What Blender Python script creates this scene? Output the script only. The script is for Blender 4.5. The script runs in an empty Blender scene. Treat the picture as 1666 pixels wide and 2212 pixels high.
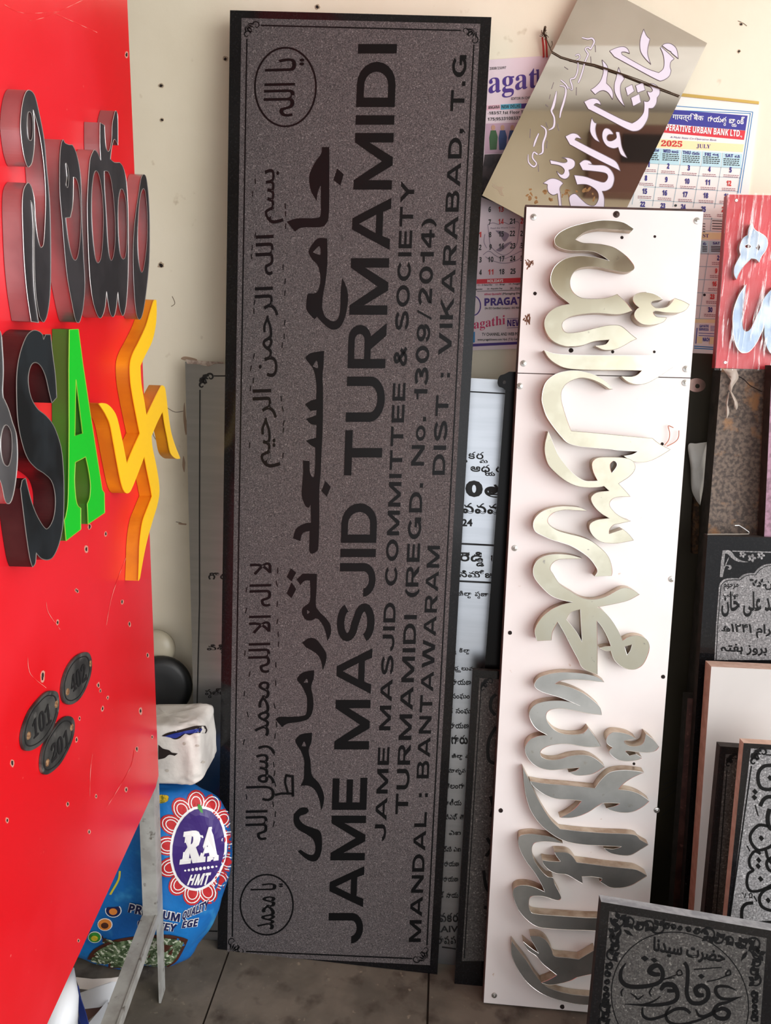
import bpy, bmesh, math, random, unicodedata
from mathutils import Vector, Matrix, geometry, noise
from mathutils.bvhtree import BVHTree
random.seed(7)
SC = bpy.context.scene
COL = SC.collection

# ------------------------------------------------------------------ camera
FPX, CX, CY = 1700.0, 833.0, 1106.0
CAM_H = 1.28
_p, _r, _y = math.radians(13), math.radians(2.2), math.radians(4)
FWD = Vector((-math.sin(_y)*math.cos(_p), math.cos(_y)*math.cos(_p), -math.sin(_p)))
_right = Vector((math.cos(_y), math.sin(_y), 0)); _up = _right.cross(FWD)
RT = _right*math.cos(_r) + _up*math.sin(_r)
UP = -_right*math.sin(_r) + _up*math.cos(_r)
CO = Vector((0, 0, CAM_H))
cam_d = bpy.data.cameras.new('camera'); cam = bpy.data.objects.new('camera', cam_d); COL.objects.link(cam)
cam_d.sensor_fit = 'VERTICAL'; cam_d.sensor_height = 36.0; cam_d.lens = 36.0*FPX/2212.0
cam_d.clip_start = 0.02
M3 = Matrix((RT, UP, -FWD)).transposed().to_4x4(); M3.translation = CO
cam.matrix_world = M3
SC.camera = cam

# ------------------------------------------------------------------ light
SC.view_settings.view_transform = 'Standard'
SC.view_settings.look = 'None'
SC.view_settings.gamma = 1.0
SC.view_settings.use_curve_mapping = False
SC.view_settings.exposure = 0.15
w = bpy.data.worlds.new('world'); SC.world = w; w.use_nodes = True
w.node_tree.nodes['Background'].inputs[0].default_value = (0.95, 0.97, 1.0, 1)
w.node_tree.nodes['Background'].inputs[1].default_value = 1.75

def area(name, loc, target, sx, sy, power, color):
    d = bpy.data.lights.new(name, 'AREA'); d.shape = 'RECTANGLE'; d.size = sx; d.size_y = sy
    d.energy = power; d.color = color
    o = bpy.data.objects.new(name, d); COL.objects.link(o); o.location = loc
    o.rotation_euler = (Vector(target)-Vector(loc)).to_track_quat('-Z', 'Z').to_euler()
    return o
area('daylight_shopfront', (2.3, -0.7, 1.5), (0.0, 1.2, 0.95), 2.6, 2.2, 68, (1.0, 0.98, 0.955))

# ------------------------------------------------------------------ geometry helpers
def ray(x, y): return FWD*FPX + RT*(x-CX) - UP*(y-CY)
def floor_pt(x, y):
    d = ray(x, y); return CO + d*(-CO.z/d.z)
def V(*a): return Vector(a)

class Pl:
    """a real plane: a point, a lean away from the camera and a turn about the vertical"""
    def __init__(s, P, lean=0.0, yaw=0.0, n=None):
        s.P = Vector(P); a, b = math.radians(lean), math.radians(yaw)
        s.h = V(math.cos(b), math.sin(b), 0); back = V(-math.sin(b), math.cos(b), 0)
        s.u = back*math.sin(a) + V(0, 0, math.cos(a))
        s.n = s.h.cross(s.u).normalized()
        if n is not None:
            s.n = Vector(n).normalized(); s.h = V(0, 0, 1).cross(s.n).normalized(); s.u = s.n.cross(s.h)
    def at(s, x, y, off=0.0):
        d = ray(x, y); return CO + d*((s.P + s.n*off - CO).dot(s.n)/d.dot(s.n))

def crv(txt, z=None, steps=5, closed=True):
    """'x,y x,y! ...' -> smoothed outline (! marks a sharp corner); z=(x0,y0,scale) of the zoom it was read in"""
    P = []; S = []
    for t in txt.split():
        sharp = t.endswith('!'); a = t.rstrip('!').split(',')
        x, y = float(a[0]), float(a[1])
        if z: x, y = z[0]+x/z[2], z[1]+y/z[2]
        P.append((x, y) + tuple(float(q) for q in a[2:])); S.append(sharp)
    n = len(P); out = []
    for i in range(n if closed else n-1):
        p1, p2 = P[i], P[(i+1) % n]; s1, s2 = S[i], S[(i+1) % n]
        p0 = P[i-1] if (closed or i > 0) else p1
        p3 = P[(i+2) % n] if (closed or i+2 < n) else p2
        if s1: p0 = p1
        if s2: p3 = p2
        k = 1 if (s1 and s2) else steps
        for j in range(k):
            t = j/k
            out.append(tuple(0.5*((2*b)+(-a+c)*t+(2*a-5*b+4*c-d)*t*t+(-a+3*b-3*c+d)*t**3) for a, b, c, d in zip(p0, p1, p2, p3)))
    if not closed: out.append(P[-1])
    return out

def sarea(p):
    return 0.5*sum(p[i][0]*p[(i+1) % len(p)][1]-p[(i+1) % len(p)][0]*p[i][1] for i in range(len(p)))

class MB:
    """collects geometry in world coordinates; build() links ONE mesh object"""
    def __init__(s): s.v = []; s.f = []; s.m = []
    def add(s, vs, fs, mi=0):
        b = len(s.v); s.v += [Vector(v) for v in vs]
        s.f += [tuple(b+i for i in f) for f in fs]; s.m += [mi]*len(fs)
    def box(s, c, ax, ay, az, mi=0):
        c, ax, ay, az = map(Vector, (c, ax, ay, az))
        vs = [c+ax*i+ay*j+az*k for k in (-.5, .5) for j in (-.5, .5) for i in (-.5, .5)]
        s.add(vs, [(0, 2, 3, 1), (4, 5, 7, 6), (0, 1, 5, 4), (2, 6, 7, 3), (0, 4, 6, 2), (1, 3, 7, 5)], mi)
    def prism(s, top, bot, mi=0, ms=None):
        n = len(top); ms = mi if ms is None else ms
        s.add(list(top)+list(bot), [tuple(range(n))], mi)
        b = len(s.v)-2*n
        s.f.append(tuple(b+n+i for i in reversed(range(n)))); s.m.append(ms)
        for i in range(n):
            j = (i+1) % n; s.f.append((b+i, b+n+i, b+n+j, b+j)); s.m.append(ms)
    def shape(s, pl, outer, holes=(), hi=0.001, lo=0.0, mi=0, ms=None, back=True):
        """outline given on the plane's front, raised from lo to hi"""
        ms = mi if ms is None else ms
        loops = [outer]+list(holes)
        tri = geometry.tessellate_polygon([[V(p[0], p[1], 0) for p in L] for L in loops])
        flat = [p for L in loops for p in L]
        F = [pl.at(p[0], p[1], hi) for p in flat]; B = [q - pl.n*(hi-lo) for q in F]
        n = len(flat); b = len(s.v); s.v += F+B
        for t in tri:
            a0 = (F[t[1]]-F[t[0]]).cross(F[t[2]]-F[t[0]])
            if a0.length < 1e-14: continue
            if a0.dot(pl.n) < 0: t = (t[0], t[2], t[1])
            s.f.append((b+t[0], b+t[1], b+t[2])); s.m.append(mi)
            if back: s.f.append((b+n+t[0], b+n+t[2], b+n+t[1])); s.m.append(ms)
        k = 0
        for li, L in enumerate(loops):
            m = len(L); rev = (sarea(L) > 0) != (li > 0)
            for i in range(m):
                i0, j0 = k+i, k+(i+1) % m
                if not rev: i0, j0 = j0, i0
                s.f.append((b+i0, b+j0, b+n+j0, b+n+i0)); s.m.append(ms)
            k += m
    def stroke(s, pl, pts, hi=0.0006, lo=0.0, w=None, mi=0, nib=None):
        """pen stroke along pts (x,y[,width]) in px"""
        L = []; R = []; n = len(pts)
        for i, p in enumerate(pts):
            a = pts[max(i-1, 0)]; b = pts[min(i+1, n-1)]
            dx, dy = b[0]-a[0], b[1]-a[1]; q = math.hypot(dx, dy) or 1
            ww = w if w is not None else p[2]
            ww = ww*0.5
            if nib is not None:
                ww *= 0.35+0.65*abs(math.sin(math.atan2(dy, dx)-nib))
            L.append((p[0]-dy/q*ww, p[1]+dx/q*ww)); R.append((p[0]+dy/q*ww, p[1]-dx/q*ww))
        F = [pl.at(x, y, hi) for x, y in L+R]; b = len(s.v); s.v += F
        for i in range(n-1):
            f = (b+i, b+i+1, b+n+i+1, b+n+i)
            nn = (F[i+1]-F[i]).cross(F[n+i]-F[i])
            if nn.dot(pl.n) < 0: f = f[::-1]
            s.f.append(f); s.m.append(mi)
    def tube(s, pts, r, seg=8, mi=0, cap=True):
        pts = [Vector(p) for p in pts]; n = len(pts); b = len(s.v)
        pv = None
        for i, p in enumerate(pts):
            t = (pts[min(i+1, n-1)]-pts[max(i-1, 0)]).normalized()
            if pv is None: pv = t.orthogonal().normalized()
            pv = (pv - t*pv.dot(t)).normalized(); q = t.cross(pv)
            rr = r[i] if isinstance(r, (list, tuple)) else r
            s.v += [p + pv*math.cos(2*math.pi*k/seg)*rr + q*math.sin(2*math.pi*k/seg)*rr for k in range(seg)]
        for i in range(n-1):
            for k in range(seg):
                k2 = (k+1) % seg
                s.f.append((b+i*seg+k, b+i*seg+k2, b+(i+1)*seg+k2, b+(i+1)*seg+k)); s.m.append(mi)
        if cap:
            s.f.append(tuple(b+k for k in reversed(range(seg)))); s.m.append(mi)
            s.f.append(tuple(b+(n-1)*seg+k for k in range(seg))); s.m.append(mi)
    def lathe(s, c, axis, prof, seg=20, mi=0):
        """prof: (radius, height along axis)"""
        c = Vector(c); ax = Vector(axis).normalized(); u = ax.orthogonal().normalized(); v = ax.cross(u)
        b = len(s.v); n = len(prof)
        for r, h in prof:
            s.v += [c+ax*h+(u*math.cos(2*math.pi*k/seg)+v*math.sin(2*math.pi*k/seg))*r for k in range(seg)]
        for i in range(n-1):
            for k in range(seg):
                k2 = (k+1) % seg
                s.f.append((b+i*seg+k, b+i*seg+k2, b+(i+1)*seg+k2, b+(i+1)*seg+k)); s.m.append(mi)
        s.f.append(tuple(b+k for k in reversed(range(seg)))); s.m.append(mi)
        s.f.append(tuple(b+(n-1)*seg+k for k in range(seg))); s.m.append(mi)
    def build(s, name, mats, parent=None, smooth=False, label=None):
        if not isinstance(mats, (list, tuple)): mats = [mats]
        if parent is not None: org = parent['_o']; org = Vector(org)
        else:
            xs = [v.x for v in s.v]; ys = [v.y for v in s.v]; zs = [v.z for v in s.v]
            org = V((min(xs)+max(xs))/2, (min(ys)+max(ys))/2, min(zs))
        me = bpy.data.meshes.new(name); me.from_pydata([v-org for v in s.v], [], s.f)
        for m in mats: me.materials.append(m)
        me.polygons.foreach_set('material_index', s.m)
        if smooth: me.polygons.foreach_set('use_smooth', [True]*len(s.f))
        me.update()
        o = bpy.data.objects.new(name, me); COL.objects.link(o)
        if parent is not None:
            o.parent = parent
            # children sit in the thing's own frame
            o['_o'] = list(org)
            if parent.get('_mesh_child'): pass
        else: o.location = org
        o['_o'] = list(org)
        if label: o['label'] = label
        return o

def thing(name, loc, label, cat, group=None):
    o = bpy.data.objects.new(name, None); COL.objects.link(o); o.location = loc
    o.empty_display_size = 0.03
    o['_o'] = list(loc); o['label'] = label; o['category'] = cat
    if group: o['group'] = group
    return o
def tag(o, label, cat, group=None):
    o['label'] = label; o['category'] = cat
    if group: o['group'] = group
    return o
def struct(o): o['kind'] = 'structure'; return o

def quad_px(q, s, t):
    (ax, ay), (bx, by), (cx, cy), (dx, dy) = q     # base start, base end, top end, top start
    x = (ax*(1-s)+bx*s)*(1-t) + (dx*(1-s)+cx*s)*t
    y = (ay*(1-s)+by*s)*(1-t) + (dy*(1-s)+cy*s)*t
    return x, y

# ------------------------------------------------------------------ lettering
_tc = {}
def glyphs(txt, bold=0.0, res=3):
    k = (txt, bold, res)
    if k in _tc: return _tc[k]
    cu = bpy.data.curves.new('lettering', 'FONT'); cu.body = txt; cu.size = 1; cu.resolution_u = res
    cu.bevel_depth = bold; cu.bevel_resolution = 0
    ob = bpy.data.objects.new('lettering', cu)
    me = bpy.data.meshes.new_from_object(ob)
    vs = [(v.co.x, v.co.y, v.co.z) for v in me.vertices]; fs = [tuple(p.vertices) for p in me.polygons if p.area > 1e-9]
    bpy.data.objects.remove(ob); bpy.data.curves.remove(cu); bpy.data.meshes.remove(me)
    # keep one flat layer: the front half
    keep = [f for f in fs if all(vs[i][2] > -1e-5 for i in f)] if bold else fs
    _tc[k] = (vs, keep)
    return _tc[k]

FORMS = {}
for cp in list(range(0xFB50, 0xFDFC))+list(range(0xFE70, 0xFEFD)):
    d = unicodedata.decomposition(chr(cp)).split()
    if len(d) == 2 and d[0] in ('<isolated>', '<final>', '<initial>', '<medial>'):
        FORMS.setdefault(int(d[1], 16), {})[d[0][1:-1]] = chr(cp)
    if len(d) == 3 and d[0] in ('<isolated>', '<final>') and d[1] == '0644':
        FORMS.setdefault((0x644, int(d[2], 16)), {})[d[0][1:-1]] = chr(cp)
def arabic(t):
    """joins Arabic letters and puts them in visual order"""
    out = []; i = 0; prev = False
    cs = [ord(c) for c in t]
    while i < len(cs):
        c = cs[i]; key = c
        if c == 0x644 and i+1 < len(cs) and (0x644, cs[i+1]) in FORMS: key = (0x644, cs[i+1]); i += 1
        f = FORMS.get(key)
        if not f: out.append(chr(c)); prev = False; i += 1; continue
        nxt = FORMS.get(cs[i+1]) if i+1 < len(cs) else None
        jn = 'initial' in f and nxt is not None and 'final' in nxt
        form = ('medial' if jn else 'final') if (prev and 'final' in f) else ('initial' if jn else 'isolated')
        out.append(f.get(form, chr(c))); prev = jn; i += 1
    return ''.join(reversed(out))
def mathfont(t, up, lo, dg):
    r = ''
    for c in t:
        if 'A' <= c <= 'Z': r += chr(up+ord(c)-65)
        elif 'a' <= c <= 'z': r += chr(lo+ord(c)-97)
        elif '0' <= c <= '9' and dg: r += chr(dg+ord(c)-48)
        else: r += c
    return r
def sansb(t): return mathfont(t, 0x1D5D4, 0x1D5EE, 0x1D7EC)
def serifb(t): return mathfont(t, 0x1D400, 0x1D41A, 0x1D7CE)

def text_geo(txt, bold=0.0, style=None, res=3):
    if style == 'sans': txt = sansb(txt)
    elif style == 'serif': txt = serifb(txt)
    elif style == 'ar': txt = arabic(txt)
    if style == 'te':
        V_, F_ = [], []; x = 0
        for cl in txt.split('|'):
            if cl == '_': x += 0.35; continue
            parts = cl.split('/'); vs, fs = glyphs(parts[0], bold, res)
            if not vs: continue
            x0 = min(v[0] for v in vs); x1 = max(v[0] for v in vs); b = len(V_)
            V_ += [(v[0]-x0+x, v[1], v[2]) for v in vs]; F_ += [tuple(b+i for i in f) for f in fs]
            for sub in parts[1:]:
                sv, sf = glyphs(sub, bold*1.6, res); s0 = min(v[0] for v in sv); s1 = max(v[0] for v in sv); b = len(V_)
                V_ += [((v[0]-s0)*0.6 + x + (x1-x0)*0.45, v[1]*0.55-0.40, v[2]) for v in sv]
                F_ += [tuple(b+i for i in f) for f in sf]; x1 = max(x1, x0+(x1-x0)*0.45+(s1-s0)*0.6)
            x += x1-x0+0.05
        return V_, F_
    return glyphs(txt, bold, res)

def put_text(mb, pl, q, txt, bold=0.0, style=None, hi=0.0006, mi=0, res=3, skew=0.0):
    """lettering whose ink box fills the px quad q, laid on plane pl"""
    vs, fs = text_geo(txt, bold, style, res)
    if not vs: return
    x0 = min(v[0] for v in vs); x1 = max(v[0] for v in vs); y0 = min(v[1] for v in vs); y1 = max(v[1] for v in vs)
    zm = max(abs(v[2]) for v in vs) or 1
    P = []
    for v in vs:
        t = (v[1]-y0)/(y1-y0 or 1); s = (v[0]-x0)/(x1-x0 or 1)
        x, y = quad_px(q, s+skew*t, t)
        P.append(pl.at(x, y, hi + 0.00015*v[2]/zm))
    F = []
    for f in fs:
        nn = (P[f[1]]-P[f[0]]).cross(P[f[2]]-P[f[0]])
        F.append(f if nn.dot(pl.n) >= 0 else f[::-1])
    mb.add(P, F, mi)
def bx(x0, y0, x1, y1, sl=0.0):
    """upright text box px: left, top, right, bottom; sl = downward slope of the baseline"""
    d = (x1-x0)*sl; return ((x0, y1), (x1, y1+d), (x1, y0+d), (x0, y0))

# ------------------------------------------------------------------ materials
def lin(c): return tuple((x/255/12.92 if x/255 <= 0.04045 else ((x/255+0.055)/1.055)**2.4) for x in c)+(1,)
def mat(name, col, rough=0.5, metal=0.0, col2=None, scale=20.0, lo=0.4, hi=0.6, detail=4, bump=0.0, bscale=None,
        coat=0.0, spec=0.5, alpha=None, trans=0.0, layers=(), stretch=None, rough2=None):
    m = bpy.data.materials.new(name); m.use_nodes = True; nt = m.node_tree; N = nt.nodes; Lk = nt.links
    b = N['Principled BSDF']; b.inputs['Base Color'].default_value = lin(col)
    b.inputs['Roughness'].default_value = rough; b.inputs['Metallic'].default_value = metal
    b.inputs['Specular IOR Level'].default_value = spec
    if coat: b.inputs['Coat Weight'].default_value = coat; b.inputs['Coat Roughness'].default_value = 0.03
    if alpha is not None: b.inputs['Alpha'].default_value = alpha
    if trans: b.inputs['Transmission Weight'].default_value = trans
    geo = N.new('ShaderNodeNewGeometry'); mp = N.new('ShaderNodeMapping'); Lk.new(geo.outputs['Position'], mp.inputs[0])
    if stretch: mp.inputs['Scale'].default_value = stretch
    def nz(sc, det): 
        n = N.new('ShaderNodeTexNoise'); n.inputs['Scale'].default_value = sc; n.inputs['Detail'].default_value = det
        Lk.new(mp.outputs[0], n.inputs['Vector']); return n
    src = None
    if col2 is not None:
        n = nz(scale, detail); r = N.new('ShaderNodeMapRange'); r.inputs[1].default_value = lo; r.inputs[2].default_value = hi
        Lk.new(n.outputs['Fac'], r.inputs[0])
        mx = N.new('ShaderNodeMix'); mx.data_type = 'RGBA'; mx.inputs[6].default_value = lin(col); mx.inputs[7].default_value = lin(col2)
        Lk.new(r.outputs[0], mx.inputs[0]); src = mx.outputs[2]
        if rough2 is not None:
            r2 = N.new('ShaderNodeMapRange'); r2.inputs[3].default_value = rough; r2.inputs[4].default_value = rough2
            Lk.new(r.outputs[0], r2.inputs[0]); Lk.new(r2.outputs[0], b.inputs['Roughness'])
    for (c, sc, l, h, det) in layers:
        n = nz(sc, det); r = N.new('ShaderNodeMapRange'); r.inputs[1].default_value = l; r.inputs[2].default_value = h
        Lk.new(n.outputs['Fac'], r.inputs[0])
        mx = N.new('ShaderNodeMix'); mx.data_type = 'RGBA'; mx.inputs[7].default_value = lin(c)
        if src: Lk.new(src, mx.inputs[6])
        else: mx.inputs[6].default_value = lin(col)
        Lk.new(r.outputs[0], mx.inputs[0]); src = mx.outputs[2]
    if src: Lk.new(src, b.inputs['Base Color'])
    if bump:
        n = nz(bscale or scale, 5); bp = N.new('ShaderNodeBump'); bp.inputs['Strength'].default_value = 1.0
        bp.inputs['Distance'].default_value = bump; Lk.new(n.outputs['Fac'], bp.inputs['Height']); Lk.new(bp.outputs[0], b.inputs['Normal'])
    return m

WALL = mat('cream_wall_paint', (240, 231, 211), 0.75, col2=(232, 222, 200), scale=3, bump=0.0015, bscale=14, layers=[((205, 190, 165), 30, 0.70, 0.80, 3), ((198, 184, 160), 2.2, 0.60, 0.85, 6)])
CEIL = mat('ceiling_paint', (232, 228, 222), 0.8, col2=(205, 200, 192), scale=1.5)
REARW = mat('rear_wall_paint', (216, 204, 182), 0.8, col2=(178, 162, 134), scale=1.2, lo=0.35, hi=0.7)
FLOORM = mat('dusty_floor_stone', (92, 85, 76), 0.85, col2=(112, 103, 92), scale=9, bump=0.003, bscale=22, layers=[((60, 50, 42), 16, 0.55, 0.72, 6), ((140, 128, 112), 60, 0.66, 0.75, 4)])
FLOORP = mat('pale_reflector_stone', (168, 160, 148), 0.8, col2=(146, 138, 126), scale=6)  # front stones out of view, made paler to brighten the lower letters
JOINT = mat('floor_joint_grout', (50, 42, 36), 0.95)
RED = mat('red_acrylic', (228, 34, 46), 0.30, col2=(218, 12, 24), scale=3, spec=0.45, layers=[((235, 95, 90), 160, 0.74, 0.80, 2)])
REDEDGE = mat('scuffed_red_edge', (236, 150, 140), 0.5, col2=(222, 30, 35), scale=40)
CHIP = mat('chipped_paint', (205, 140, 125), 0.7)
HOLE = mat('dark_hole', (30, 18, 16), 0.9)
STEELP = mat('grey_painted_steel', (172, 172, 168), 0.6, 0.1, col2=(150, 148, 144), scale=25, layers=[((95, 88, 80), 60, 0.62, 0.72, 4)])
CHROMEF = mat('dark_reflection_steel', (128, 128, 134), 0.28, 0.9, col2=(92, 92, 98), scale=8, rough2=0.34, layers=[((100, 100, 105), 60, 0.66, 0.76, 4)])  # dark reflection on the letter faces is put into this colour
CHROMES = mat('polished_steel_return', (190, 182, 184), 0.33, 0.8, col2=(160, 150, 152), scale=9)
SHINE = mat('highlight_cut_edge', (235, 232, 228), 0.25, 0.8)  # bright rim colour stands in for the bevel highlight
BLACKF = mat('black_gloss_acrylic', (16, 20, 22), 0.32, spec=0.3, col2=(32, 38, 42), scale=14, layers=[((90, 95, 95), 90, 0.74, 0.80, 4)])
BLACKS = mat('dark_maroon_return', (42, 24, 26), 0.35, col2=(60, 38, 38), scale=18)
GREENF = mat('green_acrylic', (12, 190, 38), 0.35)
GREENS = mat('green_painted_return', (50, 128, 32), 0.5, col2=(66, 108, 40), scale=6)
YELF = mat('yellow_acrylic', (255, 202, 30), 0.4)
YELS = mat('amber_painted_return', (226, 148, 20), 0.5, col2=(200, 120, 20), scale=12, layers=[((90, 55, 20), 40, 0.72, 0.78, 4)])
GREYF = mat('grey_mirror_steel', (150, 154, 158), 0.22, 0.9, col2=(190, 194, 198), scale=14)
PLATE = mat('dull_zinc_plate', (98, 98, 96), 0.5, 0.6, col2=(62, 62, 62), scale=30, layers=[((130, 128, 124), 50, 0.62, 0.72, 3)])
INK = mat('black_enamel', (18, 18, 20), 0.5)
RUST = mat('rusty_screw', (120, 82, 55), 0.6, 0.4, col2=(165, 130, 95), scale=300)
GRAN = mat('polished_black_granite', (18, 18, 20), 0.12, col2=(30, 30, 32), scale=300, lo=0.5, hi=0.75, spec=0.32)
GRANE = mat('rough_granite_edge', (70, 68, 66), 0.7, col2=(40, 38, 38), scale=200)
ETCH = mat('etched_granite', (98, 92, 93), 0.75, col2=(54, 50, 52), scale=520, lo=0.36, hi=0.62, detail=3, bump=0.0003, bscale=420, layers=[((134, 128, 128), 460, 0.60, 0.70, 2)])
ETCHD = mat('dark_etched_granite', (70, 68, 66), 0.75, col2=(45, 43, 42), scale=300, lo=0.4, hi=0.6, layers=[((110, 108, 104), 260, 0.60, 0.70, 2)])
ETCHL = mat('pale_etched_granite', (138, 138, 140), 0.7, col2=(96, 96, 98), scale=360, lo=0.4, hi=0.6, layers=[((180, 180, 182), 300, 0.60, 0.68, 2)])
LETB = mat('polished_granite_letter', (13, 14, 16), 0.34, spec=0.2)
BOARD = mat('white_acrylic_board', (238, 235, 235), 0.32, col2=(232, 228, 227), scale=4, layers=[((200, 180, 165), 70, 0.74, 0.80, 3)])
BOARDE = mat('brown_board_frame', (78, 52, 46), 0.7, col2=(50, 34, 30), scale=30)
SST = mat('polished_stainless_letter', (202, 197, 178), 0.14, 1.0, col2=(184, 178, 158), scale=12, rough2=0.24, layers=[((150, 145, 135), 70, 0.70, 0.76, 3)])
SSS = mat('stainless_return', (205, 190, 170), 0.38, 0.85, col2=(170, 148, 125), scale=30)
SCREW = mat('zinc_screw', (190, 188, 184), 0.3, 0.9)
SCREWD = mat('dark_screw', (70, 55, 50), 0.5, 0.6)
MIRR = mat('mirror_gold_acrylic', (232, 228, 222), 0.03, 1.0, layers=[((150, 120, 80), 12, 0.72, 0.86, 6)])
MIRE = mat('mirror_sheet_edge', (120, 105, 90), 0.6)
STICK = mat('white_vinyl', (228, 222, 238), 0.5)
PLAQ = mat('brushed_steel_plaque', (182, 186, 192), 0.28, 1.0, col2=(176, 180, 186), scale=6, stretch=(1, 1, 14))
PAPER = mat('calendar_paper', (244, 238, 234), 0.6)
PAPERP = mat('pinkish_calendar_paper', (236, 218, 224), 0.6, col2=(226, 204, 214), scale=4)
NAVY = mat('navy_ink', (48, 38, 130), 0.6)
PURP = mat('purple_ink', (70, 40, 130), 0.6)
REDI = mat('red_ink', (214, 50, 48), 0.6)
PINKI = mat('magenta_ink', (205, 45, 100), 0.6)
BLUEB = mat('blue_band', (52, 50, 150), 0.6)
REDB = mat('red_band', (216, 44, 60), 0.6)
LBLUE = mat('pale_blue_cell', (188, 222, 232), 0.6)
CYANL = mat('blue_rule', (40, 130, 190), 0.6)
CREAMC = mat('cream_band', (246, 230, 180), 0.6)
GRID = mat('grey_grid_line', (178, 196, 204), 0.6)
TINY = mat('fine_print_ink', (160, 110, 120), 0.7)
GREYI = mat('grey_emblem_ink', (150, 130, 150), 0.7)
WHITEI = mat('white_print', (245, 245, 245), 0.5)
TINB = mat('brass_calendar_strip', (180, 150, 80), 0.4, 0.6)
WIRE = mat('rusty_wire', (82, 62, 45), 0.6, 0.4)
REDTH = mat('red_thread', (170, 40, 35), 0.8)
MARB = mat('grey_marble', (206, 204, 202), 0.32, col2=(192, 190, 188), scale=3, layers=[((225, 223, 220), 18, 0.68, 0.76, 5)])
BEIGE = mat('sawn_stone_edge', (212, 182, 168), 0.85, col2=(196, 164, 148), scale=60)
ROUGHG = mat('rough_brown_granite', (122, 108, 98), 0.8, col2=(80, 72, 68), scale=150, lo=0.4, hi=0.6, bump=0.002, bscale=90, layers=[((160, 120, 84), 28, 0.58, 0.70, 6)])
PINKG = mat('pink_granite', (158, 118, 140), 0.4, col2=(120, 86, 104), scale=120)
DKSIDE = mat('dark_stone_edge', (58, 50, 48), 0.8, col2=(42, 36, 34), scale=50)
REDST = mat('red_brown_granite', (92, 60, 54), 0.4, col2=(66, 40, 38), scale=40, layers=[((130, 90, 80), 90, 0.62, 0.7, 3)])
OLIVE = mat('dark_olive_sheet', (62, 56, 44), 0.55, col2=(54, 48, 38), scale=3, spec=0.2)
BLKAC = mat('black_acrylic_sheet', (10, 9, 9), 0.2, spec=0.15)
LIGHTE = mat('dusty_sawn_edge', (168, 172, 178), 0.85, col2=(140, 144, 150), scale=60)
CLOTH = mat('white_polythene', (225, 222, 218), 0.45, col2=(205, 200, 196), scale=12)
SACKW = mat('white_woven_sack', (222, 218, 212), 0.55, col2=(200, 195, 190), scale=18, bump=0.002, bscale=40)
SACKB = mat('blue_rice_sack', (28, 120, 196), 0.4, col2=(20, 92, 168), scale=9, lo=0.35, hi=0.65, bump=0.003, bscale=30, layers=[((70, 165, 220), 14, 0.60, 0.75, 3)])
SKPUR = mat('sack_purple_print', (62, 40, 118), 0.4)
SKRED = mat('sack_red_print', (196, 46, 50), 0.45)
SKNAVY = mat('sack_navy_print', (26, 34, 84), 0.45)
SKORG = mat('sack_orange_print', (232, 140, 60), 0.45)
SKYEL = mat('sack_yellow_print', (225, 205, 60), 0.45)
SKGRN = mat('sack_green_print', (60, 150, 60), 0.45)
SKBOWL = mat('sack_rice_print', (120, 140, 105), 0.5, col2=(60, 80, 50), scale=90, lo=0.42, hi=0.56, layers=[((215, 220, 200), 130, 0.55, 0.60, 3), ((170, 60, 40), 60, 0.70, 0.73, 2)])
SKBRN = mat('sack_brown_print', (80, 40, 28), 0.5)
RUBBER = mat('black_rubber', (24, 25, 27), 0.45)
DOME = mat('cloudy_beige_plastic', (176, 168, 148), 0.35)
VINYL = mat('white_vinyl_roll', (232, 236, 242), 0.4)
VBLUE = mat('blue_vinyl_print', (36, 56, 130), 0.4)
VBRN = mat('brown_vinyl_print', (120, 88, 80), 0.5)
COIR = mat('brown_coir', (92, 62, 34), 0.9, col2=(50, 32, 18), scale=120, bump=0.004, bscale=120)
COPPER = mat('copper_wire', (190, 110, 80), 0.5, 0.3)
NEWSP = mat('newsprint_scrap', (176, 160, 146), 0.8, col2=(130, 110, 100), scale=120)
DISC = mat('scratched_disc', (130, 110, 100), 0.25, 0.5, col2=(170, 130, 120), scale=30)
FRAMEP = mat('photo_print_dark', (48, 40, 46), 0.6, col2=(80, 66, 70), scale=60)
SKIN = mat('photo_print_skin', (196, 150, 125), 0.6)
GREENP = mat('photo_print_green', (60, 96, 60), 0.6)
BLUEP = mat('photo_print_blue', (50, 70, 120), 0.6)
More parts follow.
